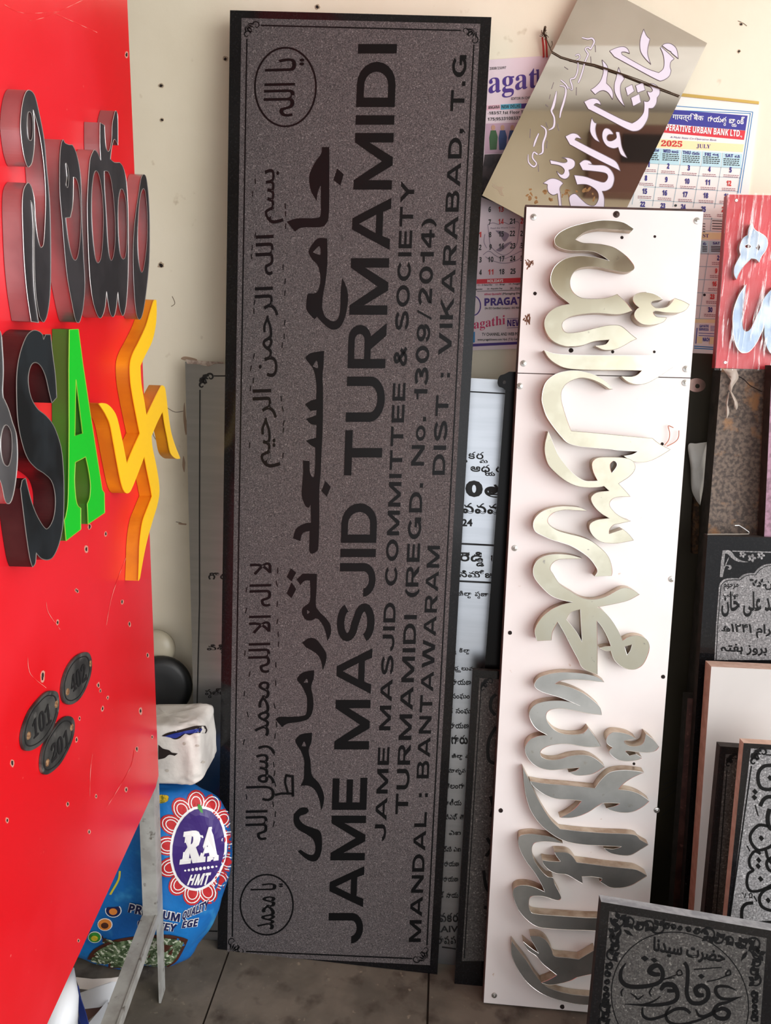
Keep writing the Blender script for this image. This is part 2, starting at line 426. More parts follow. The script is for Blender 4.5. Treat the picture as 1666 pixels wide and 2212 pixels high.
def film_mat():
    m = bpy.data.materials.new('clear_wrapping_film'); m.use_nodes = True; nt = m.node_tree; N = nt.nodes; Lk = nt.links
    N.remove(N['Principled BSDF']); out = N['Material Output']
    t = N.new('ShaderNodeBsdfTransparent'); g = N.new('ShaderNodeBsdfGlossy'); g.inputs['Roughness'].default_value = 0.12
    d = N.new('ShaderNodeBsdfDiffuse'); d.inputs[0].default_value = (0.9, 0.88, 0.86, 1)
    gm = N.new('ShaderNodeMixShader'); gm.inputs[0].default_value = 0.75; Lk.new(d.outputs[0], gm.inputs[1]); Lk.new(g.outputs[0], gm.inputs[2])
    geo = N.new('ShaderNodeNewGeometry'); mp = N.new('ShaderNodeMapping'); mp.inputs['Scale'].default_value = (110, 110, 9); mp.inputs['Rotation'].default_value = (0, 0.25, 0)
    Lk.new(geo.outputs['Position'], mp.inputs[0])
    n = N.new('ShaderNodeTexNoise'); n.inputs['Scale'].default_value = 1.6; n.inputs['Detail'].default_value = 4; Lk.new(mp.outputs[0], n.inputs['Vector'])
    r = N.new('ShaderNodeMapRange'); r.inputs[1].default_value = 0.56; r.inputs[2].default_value = 0.76; r.inputs[3].default_value = 0.025; r.inputs[4].default_value = 0.5
    Lk.new(n.outputs['Fac'], r.inputs[0])
    bp = N.new('ShaderNodeBump'); bp.inputs['Distance'].default_value = 0.004; Lk.new(n.outputs['Fac'], bp.inputs['Height']); Lk.new(bp.outputs[0], g.inputs['Normal'])
    mx = N.new('ShaderNodeMixShader'); Lk.new(r.outputs[0], mx.inputs[0]); Lk.new(t.outputs[0], mx.inputs[1]); Lk.new(gm.outputs[0], mx.inputs[2])
    Lk.new(mx.outputs[0], out.inputs[0]); return m
FILM = film_mat()

# ------------------------------------------------------------------ the room
WY = 1.585
X0, X1, YB, ZC = -1.7, 2.5, -1.5, 2.75
def wallbox(name, c, sx, sy, sz, m):
    b = MB(); b.box(c, (sx, 0, 0), (0, sy, 0), (0, 0, sz)); return struct(b.build(name, m))
wallbox('wall_back', ((X0+X1)/2, WY+0.05, ZC/2), X1-X0, 0.1, ZC, WALL)
wallbox('wall_left', (X0-0.05, (YB+WY)/2, ZC/2), 0.1, WY-YB, ZC, mat('darkened_side_wall', (120, 114, 106), 0.85, col2=(84, 80, 76), scale=2))  # wall colour darkened so the plaque's left end reflects a dim corner
wallbox('wall_front', ((X0+X1)/2, YB-0.05, (2.12+ZC)/2), X1-X0, 0.1, ZC-2.12, REARW)
b = MB(); b.box((1.0, YB+0.07, 2.47), (0.62, 0, 0), (0, 0.14, 0), (0, 0, 0.34)); b.box((1.0, YB+0.145, 2.52), (0.30, 0, 0), (0, 0.012, 0), (0, 0, 0.14), 1); struct(b.build('reflected_housing', [mat('brown_housing', (92, 54, 42), 0.5), HOLE]))  # brown box added out of view as the dark shape the mirror reflects
wallbox('widened_pier', (X0+0.55, YB-0.05, 1.06), 1.1, 0.1, 2.12, REARW)  # unseen front wall pier, widened to block light at the left
wallbox('trim_4', (X1-0.1, YB-0.05, 1.06), 0.2, 0.1, 2.12, REARW)
pv = wallbox('floor', ((X0+X1)/2, YB-4.1, -0.06), 14, 8.0, 0.1, mat('pale_pavement', (188, 188, 188), 0.9, col2=(166, 166, 166), scale=3))
wallbox('ceiling', ((X0+X1)/2, (YB+WY)/2, ZC+0.05), X1-X0, WY-YB, 0.1, CEIL)
b = MB(); b.box(((X0+X1)/2, -0.4, ZC-0.09), (X1-X0, 0, 0), (0, 0.2, 0), (0, 0, 0.18)); struct(b.build('trim_1', CEIL))
b = MB(); b.tube([(X0, 0.35, ZC-0.06), (X1, 0.5, ZC-0.06)], 0.025, 10); struct(b.build('trim_2', WIRE))
flo = wallbox('floor', ((X0+X1)/2, (YB+WY)/2, -0.055), X1-X0, WY-YB, 0.1, JOINT)
# flagstones, each its own slab
gx = [-1.7, -0.78, -0.36, 0.06, 0.50, 0.98, 2.5]; gy = [-1.5, -0.9, 0.1, 0.62, 1.118, WY]
for j in range(len(gy)-1):
    for i in range(len(gx)-1):
        b = MB(); g = 0.004; dz = random.uniform(-0.0015, 0)
        sh = 0.03*((j % 2)*2-1) if 0 < i < len(gx)-1 else 0
        xa, xb = gx[i]+(sh if i > 0 else 0), gx[i+1]+(0.03*((j % 2)*2-1) if i+1 < len(gx)-1 else 0)
        b.box(((xa+xb)/2, (gy[j]+gy[j+1])/2, -0.006+dz), (xb-xa-g, 0, 0), (0, gy[j+1]-gy[j]-g, 0), (0, 0, 0.012))
        b.build('flagstone', FLOORP if j < 2 else FLOORM, flo)
WPL = Pl((0, WY, 0))
def blob(cx, cy, rx, ry, n=12, jit=0.25, rot=0.0):
    o = []
    for k in range(n):
        a = 2*math.pi*k/n; q = 1+random.uniform(-jit, jit)
        x, y = math.cos(a)*rx*q, math.sin(a)*ry*q
        o.append((cx+x*math.cos(rot)-y*math.sin(rot), cy+x*math.sin(rot)+y*math.cos(rot)))
    return o
wb = bpy.data.objects['wall_back']
PLAS = mat('chipped_plaster', (178, 160, 138), 0.9)
for (x, y, r) in [(348, 185, 4), (350, 259, 3), (348, 573, 5), (487, 127, 4), (1602, 52, 3), (1597, 111, 2.5), (685, 15, 4)]:
    b = MB(); b.shape(WPL, blob(x, y, r*1.5, r*1.4), hi=0.0008, lo=-0.001); b.shape(WPL, blob(x, y, r*0.8, r*0.8), hi=0.0012, lo=-0.001, mi=1); b.build('nail_hole', [PLAS, HOLE], wb)
b = MB()
for t in ["392,776 420,782! 425,776 400,770", "398,870 401,900 406,925 402,940 399,930! 396,900", "396,985 400,1000! 398,1020 394,1005", "386,1130 402,1131! 402,1134 388,1133"]:
    b.shape(WPL, crv(t), hi=0.001, lo=-0.001)
b.build('flaked_plaster', mat('bare_plaster', (176, 150, 128), 0.9), wb)
b = MB()
for t in ["360,880 378,890 397,888", "340,905 330,935 345,960", "372,640 378,655 370,662", "380,1127 392,1130 401,1134", "1595,45 1606,50 1614,56"]:
    b.stroke(WPL, crv(t, closed=False), hi=0.0006, w=1.3)
b.build('hairline_crack', mat('crack_shadow_line', (120, 105, 88), 0.9), wb)

# ------------------------------------------------------------------ red display panel at the left
foot = floor_pt(352, 2180); foot.z = 0
_d = ray(790, 709); _d.z = 0; _d.normalize()
RN = _d.cross(V(0, 0, 1)).normalized()
RP = Pl(foot, n=RN)
def rp(y, z, off=0.0):
    """point on the red panel's plane by world depth and height"""
    q = Vector(foot); q += _d*((y-foot.y)/_d.y); q.z = z; return q + RN*off
panel = thing('display_panel', foot, 'tall red acrylic sample board on a grey angle-iron stand', 'sign board')
top = [RP.at(343, 1690), RP.at(275, 0)]
ye = top[0].y
zb = 0.475
b = MB()
F = [rp(ye, zb), rp(0.30, zb), rp(0.30, 2.3), rp(top[1].y, 2.3), rp(top[1].y, 1.72)]
F = [rp(ye+0.0, zb+0.01), rp(ye-0.02, zb), rp(0.59, zb), rp(0.59, 2.3), rp(ye-0.045, 2.3), rp(ye-0.04, 1.75), rp(ye-0.01, 1.0)]
b.prism(F[::-1], [p-RN*0.006 for p in F[::-1]], 0, 1); b.build('panel_sheet', [RED, REDEDGE], panel)
b = MB()
for i in range(9):
    x, y = [(10, 10), (120, 30), (60, 45), (230, 1350), (150, 1600), (60, 1420), (200, 1630), (290, 1620), (100, 1300)][i]
    l = [(x, y), (x+[80, 60, 90, 30, -50, 12, -8, -20, 10][i]*0.5, y+[30, 22, -18, -120, -60, 60, 50, 70, 40][i]*0.6), (x+[120, 90, 150, 60, -85, 40, -6, -60, 30][i], y+[15, 40, -60, -190, -75, 66, 90, 125, 60][i])]
    b = MB(); b.stroke(RP, crv(' '.join('%g,%g' % p for p in l), closed=False), hi=0.0004, w=1.0); b.build('scratch', REDEDGE, panel)
for (x, y, r) in [(168, 1277, 3), (125, 1345, 4), (280, 1348, 4), (264, 1300, 4), (93, 1458, 6), (92, 1466, 5), (213, 1480, 4), (217, 1492, 3), (222, 1531, 4), (233, 1507, 3), (27, 1648, 6), (16, 1772, 4), (147, 1737, 4), (193, 1797, 4), (296, 1618, 4), (273, 1706, 4), (208, 1720, 3), (304, 1536, 5), (274, 118, 5), (170, 2032, 3), (194, 1138, 5), (229, 1153, 4), (187, 1186, 5), (165, 1275, 3), (319, 1415, 4), (166, 1598, 4), (172, 1552, 3), (329, 1592, 3)]:
    b = MB(); b.shape(RP, blob(x, y, r*0.75, r*1.5, 9), hi=0.0005, lo=0, mi=0); b.shape(RP, blob(x, y, r*0.35, r*0.9, 8), hi=0.0009, lo=0, mi=1)
    b.build('screw_hole', [CHIP, HOLE], panel)
# stand: angle-iron post and lower rail
b = MB()
T = 0.004
pf = rp(ye-0.004, 0)
def bar(b, A, B, u, w):   # flat bar from A to B, width vector u*w, thickness T
    t = (B-A).normalized().cross(u).normalized()*T
    vs = [A, A+u*w, B+u*w, B]; b.prism(vs, [v+t for v in vs])
up = V(0, 0, 1)
p0 = rp(ye-0.006, 0, -0.007)
bar(b, p0+up*0.2, p0+up*(zb+0.02), -RN, 0.027)
bar(b, p0, p0+up*(zb+0.004), _d, 0.034)
bar(b, rp(ye-0.07, zb-0.02, -0.01), rp(ye-0.07, 2.2, -0.01), -RN, 0.026)
b.build('post', STEELP, panel)
b = MB(); zr = 0.20
bar(b, rp(ye-0.006, zr, -0.008), rp(0.60, zr, -0.008), -RN, 0.028)
bar(b, rp(ye-0.006, zr-0.02, -0.007), rp(0.60, zr-0.02, -0.007), up, 0.022)
b.build('rail', STEELP, panel)
b = MB(); bar(b, rp(0.60, 0, -0.008), rp(0.60, 2.2, -0.008), _d, 0.03); b.build('post', STEELP, panel)

LO = 0.0005
def letter(name, label, cat, outlines, mf, ms, z, d=0.02, pl=None, rim=None, group=None, parent=None, part='letter_face'):
    """raised fabricated letter: front face, return and a rim drawn for edge highlight and wear"""
    pl = pl or RP
    outs = [(crv(o, z), [crv(h, z) for h in hs]) for o, hs in outlines]
    b1 = MB(); b2 = MB(); b3 = MB()
    for O, H in outs:
        b1.shape(pl, O, H, hi=d, lo=d-0.0012)
        b2.shape(pl, O, H, hi=d-0.0008, lo=LO)
        for L in [O]+H:
            if rim:
                P = [pl.at(x, y, d+0.0002) for x, y in L]; b3.tube(P+[P[0]], rim[1], 4, cap=False)
    # the return carries only side walls
    keep = [(f, m) for f, m in zip(b2.f, b2.m) if len(f) == 4]; b2.f = [k[0] for k in keep]; b2.m = [k[1] for k in keep]
    loc = sum((v for v in b1.v), Vector())/len(b1.v) - pl.n*d; loc.z = min(v.z for v in b1.v)
    if parent is None:
        t = thing(name, loc, label, cat, group)
        f = b1.build('face', mf, t); b2.build('side_return', ms, t, smooth=False)
        if rim: b3.build('rim', rim[0], t)
        return t
    f = b1.build(part, mf, parent); b2.build('side_return', ms, f)
    if rim: b3.build('rim', rim[0], f)
    return f

Z1 = (0, 150, 4.022); Z2 = (0, 620, 3.352)
RIM = (mat('highlight_steel_edge', (205, 200, 198), 0.35, 0.7), 0.00036)  # pale line along chrome letter edges, a painted bevel highlight
letter('steel_letter', 'large hollow chrome Telugu letter, leftmost of the upper row on red board', 'letter', [(
 "250,180 300,225 340,380 385,620 405,850 432,1150 441,1500 438,1900 415,2110 380,2195 345,2150! 318,2000 303,1800 298,1500 298,1300 285,1180 265,1140! 275,1170 288,1350 288,1500 291,1800 306,2000 335,2200! 270,2190! 235,1950 212,1700 200,1450 193,1200 202,1060 235,990 262,1000 285,1060 300,1150 308,1300 322,1430 345,1530 362,1545 380,1500 392,1300 396,1100 385,880 362,680 330,500 288,352! 298,450 300,560 297,680 280,800 258,842 235,838 205,740 185,600 178,480 190,330 215,220",
 ["250,368 272,385 285,450 285,540 275,605 262,617 248,600 238,500 240,410"])], CHROMEF, CHROMES, Z1, rim=RIM)
letter('steel_letter', 'chrome Telugu letter with inner loop, second from left in upper row', 'letter', [(
 "545,612 565,640 600,655! 628,655! 660,720 690,850 705,1000 712,1300 725,1600 738,1850 725,2050 700,2170 680,2200 655,2170 620,2000 585,1800 560,1550 540,1300 522,1100 518,900 525,700",
 ["572,815 590,860 597,940 588,1025 575,1000 582,930", "638,935! 665,955 690,1060 703,1250 698,1450 680,1600 655,1658 625,1620 595,1480 572,1290! 612,1285! 632,1180 637,1050"])], CHROMEF, CHROMES, Z1, rim=RIM)
letter('steel_letter', 'chrome Telugu letter with three openings and squiggle on top', 'letter', [(
 "822,700 850,730 875,790! 868,650 868,462! 908,485! 915,620 925,690 940,712 955,690 970,600 975,480 990,400 1005,360 1022,400 1025,560 1025,660! 1003,612 985,620 968,700 960,780! 995,808 1040,808! 1070,850 1095,950 1108,1100 1115,1300 1115,1700 1105,1950 1090,2080 1070,2140 1050,2110 1035,2050 1024,1935! 1015,2030 1000,2120 980,2150 955,2110 935,2000 926,1930! 915,2050 895,2130 870,2160 840,2120 805,2000 780,1800 765,1500 758,1200 765,1000 780,800 800,730",
 ["835,880 860,920 885,1050 898,1250 895,1450 880,1620 855,1680 830,1640 808,1450 798,1250 800,1050 815,920", "908,882! 940,890 965,960 985,1100 1000,1300 1000,1500 985,1620 965,1660 948,1600 935,1450 925,1250 912,1050", "1048,1040! 1070,1050 1095,1150 1104,1350 1102,1500 1090,1620 1068,1648 1045,1600 1032,1450 1027,1250 1032,1120"])], CHROMEF, CHROMES, Z1, rim=RIM)
letter('steel_letter', 'chrome oval ring letter at the right end of the upper row', 'letter', [(
 "1250,912 1275,960 1295,1150 1302,1400 1298,1650 1275,1900 1245,2100 1215,2172 1185,2120 1165,1900 1158,1650 1162,1450 1180,1250 1205,1080 1225,950",
 ["1245,1035 1265,1080 1280,1250 1280,1450 1265,1620 1245,1740 1225,1755 1205,1650 1198,1450 1205,1250 1220,1100"])], CHROMEF, CHROMES, Z1, rim=RIM)
letter('acrylic_letter', 'large black capital letter S with maroon sides on red board', 'letter', [(
 "240,315 285,325 310,350! 315,380 330,345! 365,345! 380,480 400,640 410,800! 375,840! 355,760 330,650 300,580 265,548 230,560 208,620 205,700 225,800 270,880 330,930 380,990 415,1070 445,1180 460,1350 462,1550 455,1720 430,1850 390,1945 350,1975 300,1965 262,1925! 255,2000 235,2027! 215,1960 190,1800 165,1600 148,1460! 160,1400! 185,1385! 200,1450 230,1560 270,1660 320,1740 350,1745 385,1680 400,1580 395,1480 370,1400 320,1350 260,1310 200,1240 160,1130 130,980 120,800 122,620 145,480 190,360", [])], BLACKF, BLACKS, Z2, d=0.024, rim=(mat('worn_black_edge', (110, 106, 102), 0.5), 0.0005))
letter('acrylic_letter', 'bright green capital letter A beside the black S', 'letter', [(
 "502,308! 567,305! 600,560! 640,830! 690,1150! 740,1470! 755,1490! 758,1635! 638,1717! 632,1570! 650,1520 655,1430 640,1320 620,1230! 545,1270! 540,1400 548,1520 562,1580 585,1600! 585,1755! 478,1838! 465,1690! 480,1640 494,1500 500,1000! 498,600!",
 ["550,670! 598,1060! 542,1078!"])], GREENF, GREENS, Z2, rim=(mat('gold_green_edge', (150, 190, 60), 0.5), 0.0005))
letter('acrylic_ornament', 'yellow swirling crossed ornament overhanging the red board edge', 'ornament', [(
 "1133,95! 1135,200 1125,300 1100,400 1050,500 1018,570! 1025,700 1045,820 1062,930! 1110,830 1160,730 1175,712 1195,730 1205,790 1220,920 1240,1050 1270,1150 1302,1230 1300,1243 1270,1240 1235,1200 1215,1100 1195,1000 1180,900! 1140,980 1098,1080! 1105,1160 1130,1280 1150,1400 1155,1490 1140,1580 1110,1680 1070,1820 1040,1960 1014,2110! 1005,2127! 1010,2000 1015,1850 1035,1700 1070,1600 1103,1515! 1090,1440 1065,1320 1047,1225! 1000,1350 960,1450 935,1490 905,1485 880,1420 850,1270 825,1130 800,1000 770,930 740,880 715,845! 740,840 780,850 820,890 850,950 880,1080 905,1200 920,1280! 960,1180 1015,1060! 995,960 965,800 948,680 945,560 965,480 1010,390 1060,280 1090,180 1115,100", [])], YELF, YELS, Z2, d=0.0215)
letter('steel_letter', 'grey polished figure cut off by the left picture edge', 'letter', [(
 "-80,290! 0,320 18,450 25,600 20,740 24,800! 60,880 90,980 120,1080 127,1250 110,1430 85,1540 60,1570 35,1540 0,1400 -80,1330!",
 ["50,1000 80,1050 88,1150 80,1240 60,1295 30,1280 10,1200 8,1100 25,1020"])], GREYF, CHROMES, Z2, d=0.03, rim=RIM)

# number plates
ZP = (0, 1280, 3.332)
def zq(z, *pts): return tuple((z[0]+x/z[2], z[1]+y/z[2]) for x, y in pts)
def shrink(L, k):
    cx = sum(p[0] for p in L)/len(L); cy = sum(p[1] for p in L)/len(L)
    return [(cx+(p[0]-cx)*k, cy+(p[1]-cy)*k) for p in L]
for txt, where, o, q, scr in [
    ('402', 'oval metal number plate 402, topmost of three on the red board', "610,430 645,440 663,500 655,590 625,680 580,760 530,800 490,805 460,780 448,710 460,620 495,530 550,460", [(518, 728), (630, 625), (612, 500), (506, 610)], [(650, 512), (485, 715)]),
    ('101', 'oval metal number plate 101, leftmost of three on the red board', "380,707 415,720 428,780 420,870 380,980 320,1070 260,1120 205,1140 170,1120 158,1050 175,960 220,850 290,760 340,715", [(240, 1062), (375, 930), (360, 785), (232, 930)], [(405, 803), (205, 1030)]),
    ('201', 'oval metal number plate 201, lowest of three on the red board', "505,890 535,920 538,990 520,1070 480,1160 430,1240 370,1295 330,1310 303,1285 298,1210 315,1120 350,1040 410,950 460,900", [(374, 1232), (505, 1090), (490, 975), (366, 1105)], [(515, 970), (340, 1225)])]:
    O = crv(o, ZP); b = MB(); b.shape(RP, O, hi=0.003, lo=0.0004)
    loc = sum(b.v, Vector())/len(b.v); loc.z = min(v.z for v in b.v)
    t = thing('number_plate', loc, where, 'number plate'); b.build('plate', PLATE, t)
    b = MB(); b.shape(RP, shrink(O, 0.86), [shrink(O, 0.82)], hi=0.0034, lo=0.003); b.build('border_line', INK, t)
    b = MB(); put_text(b, RP, zq(ZP, *q), txt, 0.012, 'serif', hi=0.0036, skew=0.0); b.build('numerals', INK, t)
    for x, y in scr:
        c = RP.at(ZP[0]+x/ZP[2], ZP[1]+y/ZP[2], 0.003); b = MB(); b.lathe(c, RN, [(0.0045, 0), (0.004, 0.001), (0.002, 0.0018)], 10); b.build('screw', RUST, t)

# ------------------------------------------------------------------ slabs
def up_to_floor(A, B, z=0.0):
    """continue the edge A->B (downwards) to height z"""
    d = B-A; return A + d*((z-A.z)/d.z)
def slab_mesh(pl, TL, TR, BR, BL, t, front, side, parent=None, name='slab', fl=True, z=0.0, hi=0.0, top=None):
    A = [pl.at(*TL), pl.at(*TR), pl.at(*BR), pl.at(*BL)]
    if fl: A[2] = up_to_floor(A[1], A[2], z); A[3] = up_to_floor(A[0], A[3], z)
    b = MB(); n = pl.n; bk = [a-n*t for a in A]
    if fl:
        for q in (2, 3): bk[q].z = A[q].z
    c = 0.0012
    b.add([*A, *bk], [(0, 3, 2, 1), (4, 5, 6, 7)], 0)
    b.m[-1] = 1; k = len(b.v)-8
    for i in range(4):
        j = (i+1) % 4; b.f.append((k+i, k+j, k+4+j, k+4+i)); b.m.append(2 if (i == 0 and top) else 1)
    return b, A
def base_of(A): return (A[2]+A[3])/2

# --- the tall mosque sign in black granite
GP = Pl(floor_pt(470, 2050), 5.0, -1.58)
b, A = slab_mesh(GP, (497, 22), (1062, 37), (945, 2105), (470, 2050), 0.020, GRAN, GRANE)
sign = thing('granite_sign', base_of(A), 'tall black granite mosque name board standing on its end against the wall', 'sign board')
b.build('slab', [GRAN, GRANE], sign)
FQ = [(522, 39), (1038, 51.5), (929, 2085), (490.6, 2063)]
b = MB(); b.shape(GP, [p for p in FQ], hi=0.0003, lo=0); b.build('etched_field', ETCH, sign)
H1 = 0.0006
b = MB()
LN = [(534, 54), (1025.6, 66.6), (921, 2072), (501.4, 2054)]
def lerp(a, c, t): return (a[0]+(c[0]-a[0])*t, a[1]+(c[1]-a[1])*t)
for i in range(4):
    a, c = LN[i], LN[(i+1) % 4]; L = math.dist(a, c); k = 30/L
    b.stroke(GP, [lerp(a, c, k), lerp(a, c, 0.5), lerp(a, c, 1-k)], hi=H1, w=3.0)
b.build('border_line', LETB, sign)
def scroll(b, pl, cx, cy, s, rot, flip=1, hi=H1, w=2.2):
    """small acanthus corner: curls and leaves"""
    def T(x, y): 
        x *= flip; return (cx+s*(x*math.cos(rot)-y*math.sin(rot)), cy+s*(x*math.sin(rot)+y*math.cos(rot)))
    for (px, py, r, a0, a1) in [(0.75, 0.15, 0.28, -2.6, 3.0), (0.15, 0.75, 0.28, -0.4, -6.0), (0.35, 0.35, 0.22, 0.8, 5.2)]:
        L = []
        for k in range(13):
            u = k/12; a = a0+(a1-a0)*u; rr = r*(1-0.75*u); L.append((*T(px+rr*math.cos(a), py+rr*math.sin(a)), w*(1.2-0.6*u)))
        b.stroke(pl, L, hi=hi)
    for a in (0.1, 0.45, 0.785, 1.12, 1.47):
        L = [(*T(0.2*math.cos(a), 0.2*math.sin(a)), w*0.4), (*T(0.42*math.cos(a), 0.42*math.sin(a)), w*1.7), (*T(0.68*math.cos(a), 0.68*math.sin(a)), w*0.3)]
        b.stroke(pl, L, hi=hi)
for (x, y, r) in [(529, 50, 0), (1030, 62, math.pi/2), (924, 2076, math.pi), (497, 2058, -math.pi/2)]:
    b = MB(); scroll(b, GP, x, y, 33, r); b.build('corner_scroll', LETB, sign)
def ring(b, pl, cx, cy, rx, ry, w, rot=0.0, hi=H1, n=56):
    L = []
    for k in range(n+1):
        a = 2*math.pi*k/n; x, y = rx*math.cos(a), ry*math.sin(a)
        L.append((cx+x*math.cos(rot)-y*math.sin(rot), cy+x*math.sin(rot)+y*math.cos(rot)))
    b.stroke(pl, L, hi=hi, w=w)
b = MB(); ring(b, GP, 616.8, 188, 66, 85, 4)
put_text(b, GP, ((652, 252), (658, 126), (574, 126), (568, 252)), 'یا اللہ', 0.008, 'ar', hi=H1); b.build('medallion', LETB, sign)
b = MB(); ring(b, GP, 576.3, 1954.4, 57, 65, 3.5)
put_text(b, GP, ((606, 2008), (612, 1908), (542, 1908), (536, 2008)), 'یا محمد', 0.010, 'ar', hi=H1); b.build('medallion', LETB, sign)
b = MB(); put_text(b, GP, ((606, 1010), (614, 365), (556, 365), (543, 1010)), 'بسم اللہ الرحمن الرحیم', 0.010, 'ar', hi=H1)
random.seed(3)
for k in range(26):
    y = 400+k*23.5+random.uniform(-5, 5); x = 552-(y-400)*0.012+random.choice([-6, 0, 62, 66]); b.stroke(GP, [(x, y), (x+random.uniform(-3, 3), y-12)], hi=H1, w=2.2)
b.build('calligraphy_line', LETB, sign)
b = MB(); put_text(b, GP, ((592, 1815), (602, 1215), (540, 1215), (530, 1815)), 'لا الہ الا اللہ محمد رسول اللہ', 0.010, 'ar', hi=H1)
for k in range(26):
    y = 1240+k*22+random.uniform(-5, 5); x = 540-(y-1240)*0.018+random.choice([-8, 2, 60, 64]); b.stroke(GP, [(x, y), (x+random.uniform(-3, 3), y-12)], hi=H1, w=2.2)
b.build('calligraphy_line', LETB, sign)
# big Arabic line
b = MB()
big = [("598,882! 643,882! 643,1100 640,1290 625,1340 590,1362 480,1365 437,1390! 388,1330! 450,1310 560,1308 590,1290 592,1210! 592,1110! 575,1150 568,1205! 535,1150 522,1080 530,1030 560,970 595,920", (480, 0, 2.777), []),
 ("690,1010! 730,1045! 710,1113! 668,1080!", (480, 0, 2.777), []),
 ("672,532 687,515 706.9,515! 707.6,545 707,575 702.5,614 698,637 696,664! 703,684 719.5,694 730,688 735,668 736.4,624.8 740,600.7! 750,625 752,650 746.5,682.4 735.7,705.8 717.7,712 699.7,700 685,684! 679.9,690! 663.7,671.6 661.9,653.6 665.5,635 678,634 687,628 692.5,603 687,574.4 674.5,560 667,545", None, ["676,545! 690,532 692,550"]),
 ("700.4,758! 699,790.5 697,812 698,848 697.5,920 695,974 693,1021 690,1060 690,1120 688,1180 683,1192 672,1196 668,1188! 669,1147! 654,1152 649,1169! 633,1163! 640,1142 658,1131 672,1129! 671,1090! 668,1097! 660,1093 652,1071 653,1046 655,1020 654.6,995! 669,995.7! 670,1021 678,1030 681,1000 681,967! 672,962 661,952! 683,945! 684,918! 672,916 661,905! 683,897! 684,886! 671,888! 659,873! 672,865! 683,862! 683.5,830 678,800 668,785 661,775 661,770! 671,763 690,759", None, ["676,791! 684,779 687,795"]),
 ("620,1330! 652,1365! 628,1425! 595,1390!", (480, 560, 2.777), []),
 ("468,298! 500,325! 472,378! 443,350!", (460, 1120, 2.777), []), ("472,382! 500,425! 472,478! 442,450!", (460, 1120, 2.777), []),
 ("503,365! 540,330! 625,332! 622,420 618,520 640,560 680,600 705,640 708,690 688,735! 678,690 660,640 625,600 590,612 555,605 535,570 540,535 580,500 585,430 582,372! 550,375 525,400!", (460, 1120, 2.777), ["565,550! 580,560 568,572"]),
 ("535,745! 575,718 615,722 650,760 680,810 678,860 658,912! 650,860 630,820 590,790 560,775!", (460, 1120, 2.777), []),
 ("608,910! 605,960 590,1010 602,1080 600,1150 575,1200 520,1220 450,1230 415,1252! 375,1205! 400,1190 460,1190 530,1185 560,1170 565,1100 560,1060 530,1000 505,965 530,930 570,915", (460, 1120, 2.777), ["545,985! 562,962 570,985"]),
 ("674.3,1582.7! 673,1602.5 667,1620.5 670.7,1642 672,1661.6 675,1676 690.5,1694 699.5,1715.6 699.5,1733.6 694,1751.6! 690.5,1730 681.5,1708 667,1697.6 649,1697.6! 656,1683 657,1661.6 657,1642 650.9,1624 640,1606 639,1597 651,1586", None, ["652,1612! 657,1602 661,1612"]),
 ("485,330! 520,295 560,290 575,310 555,330 525,340 520,360 545,390 590,410 640,430 655,480 650,560 620,610 570,605 510,555! 525,542! 570,570 605,570 615,530 600,480 560,450 510,420 485,380", (460, 1640, 2.777), [])]
for o, z, hs in big: b.shape(GP, crv(o, z), [crv(h, z) for h in hs], hi=H1, lo=0.0002)
ZA = (460, 1640, 2.777)
for t, ww in [("372,215! 410,206! 482,206!", 14), ("478,95! 480,225!", 16), ("435,95! 470,103!", 15), ("440,95 434,140 450,200", 14)]:
    b.stroke(GP, crv(t, ZA, closed=False), hi=H1+0.0001, w=ww/2.777)
b.build('arabic_name_line', LETB, sign)
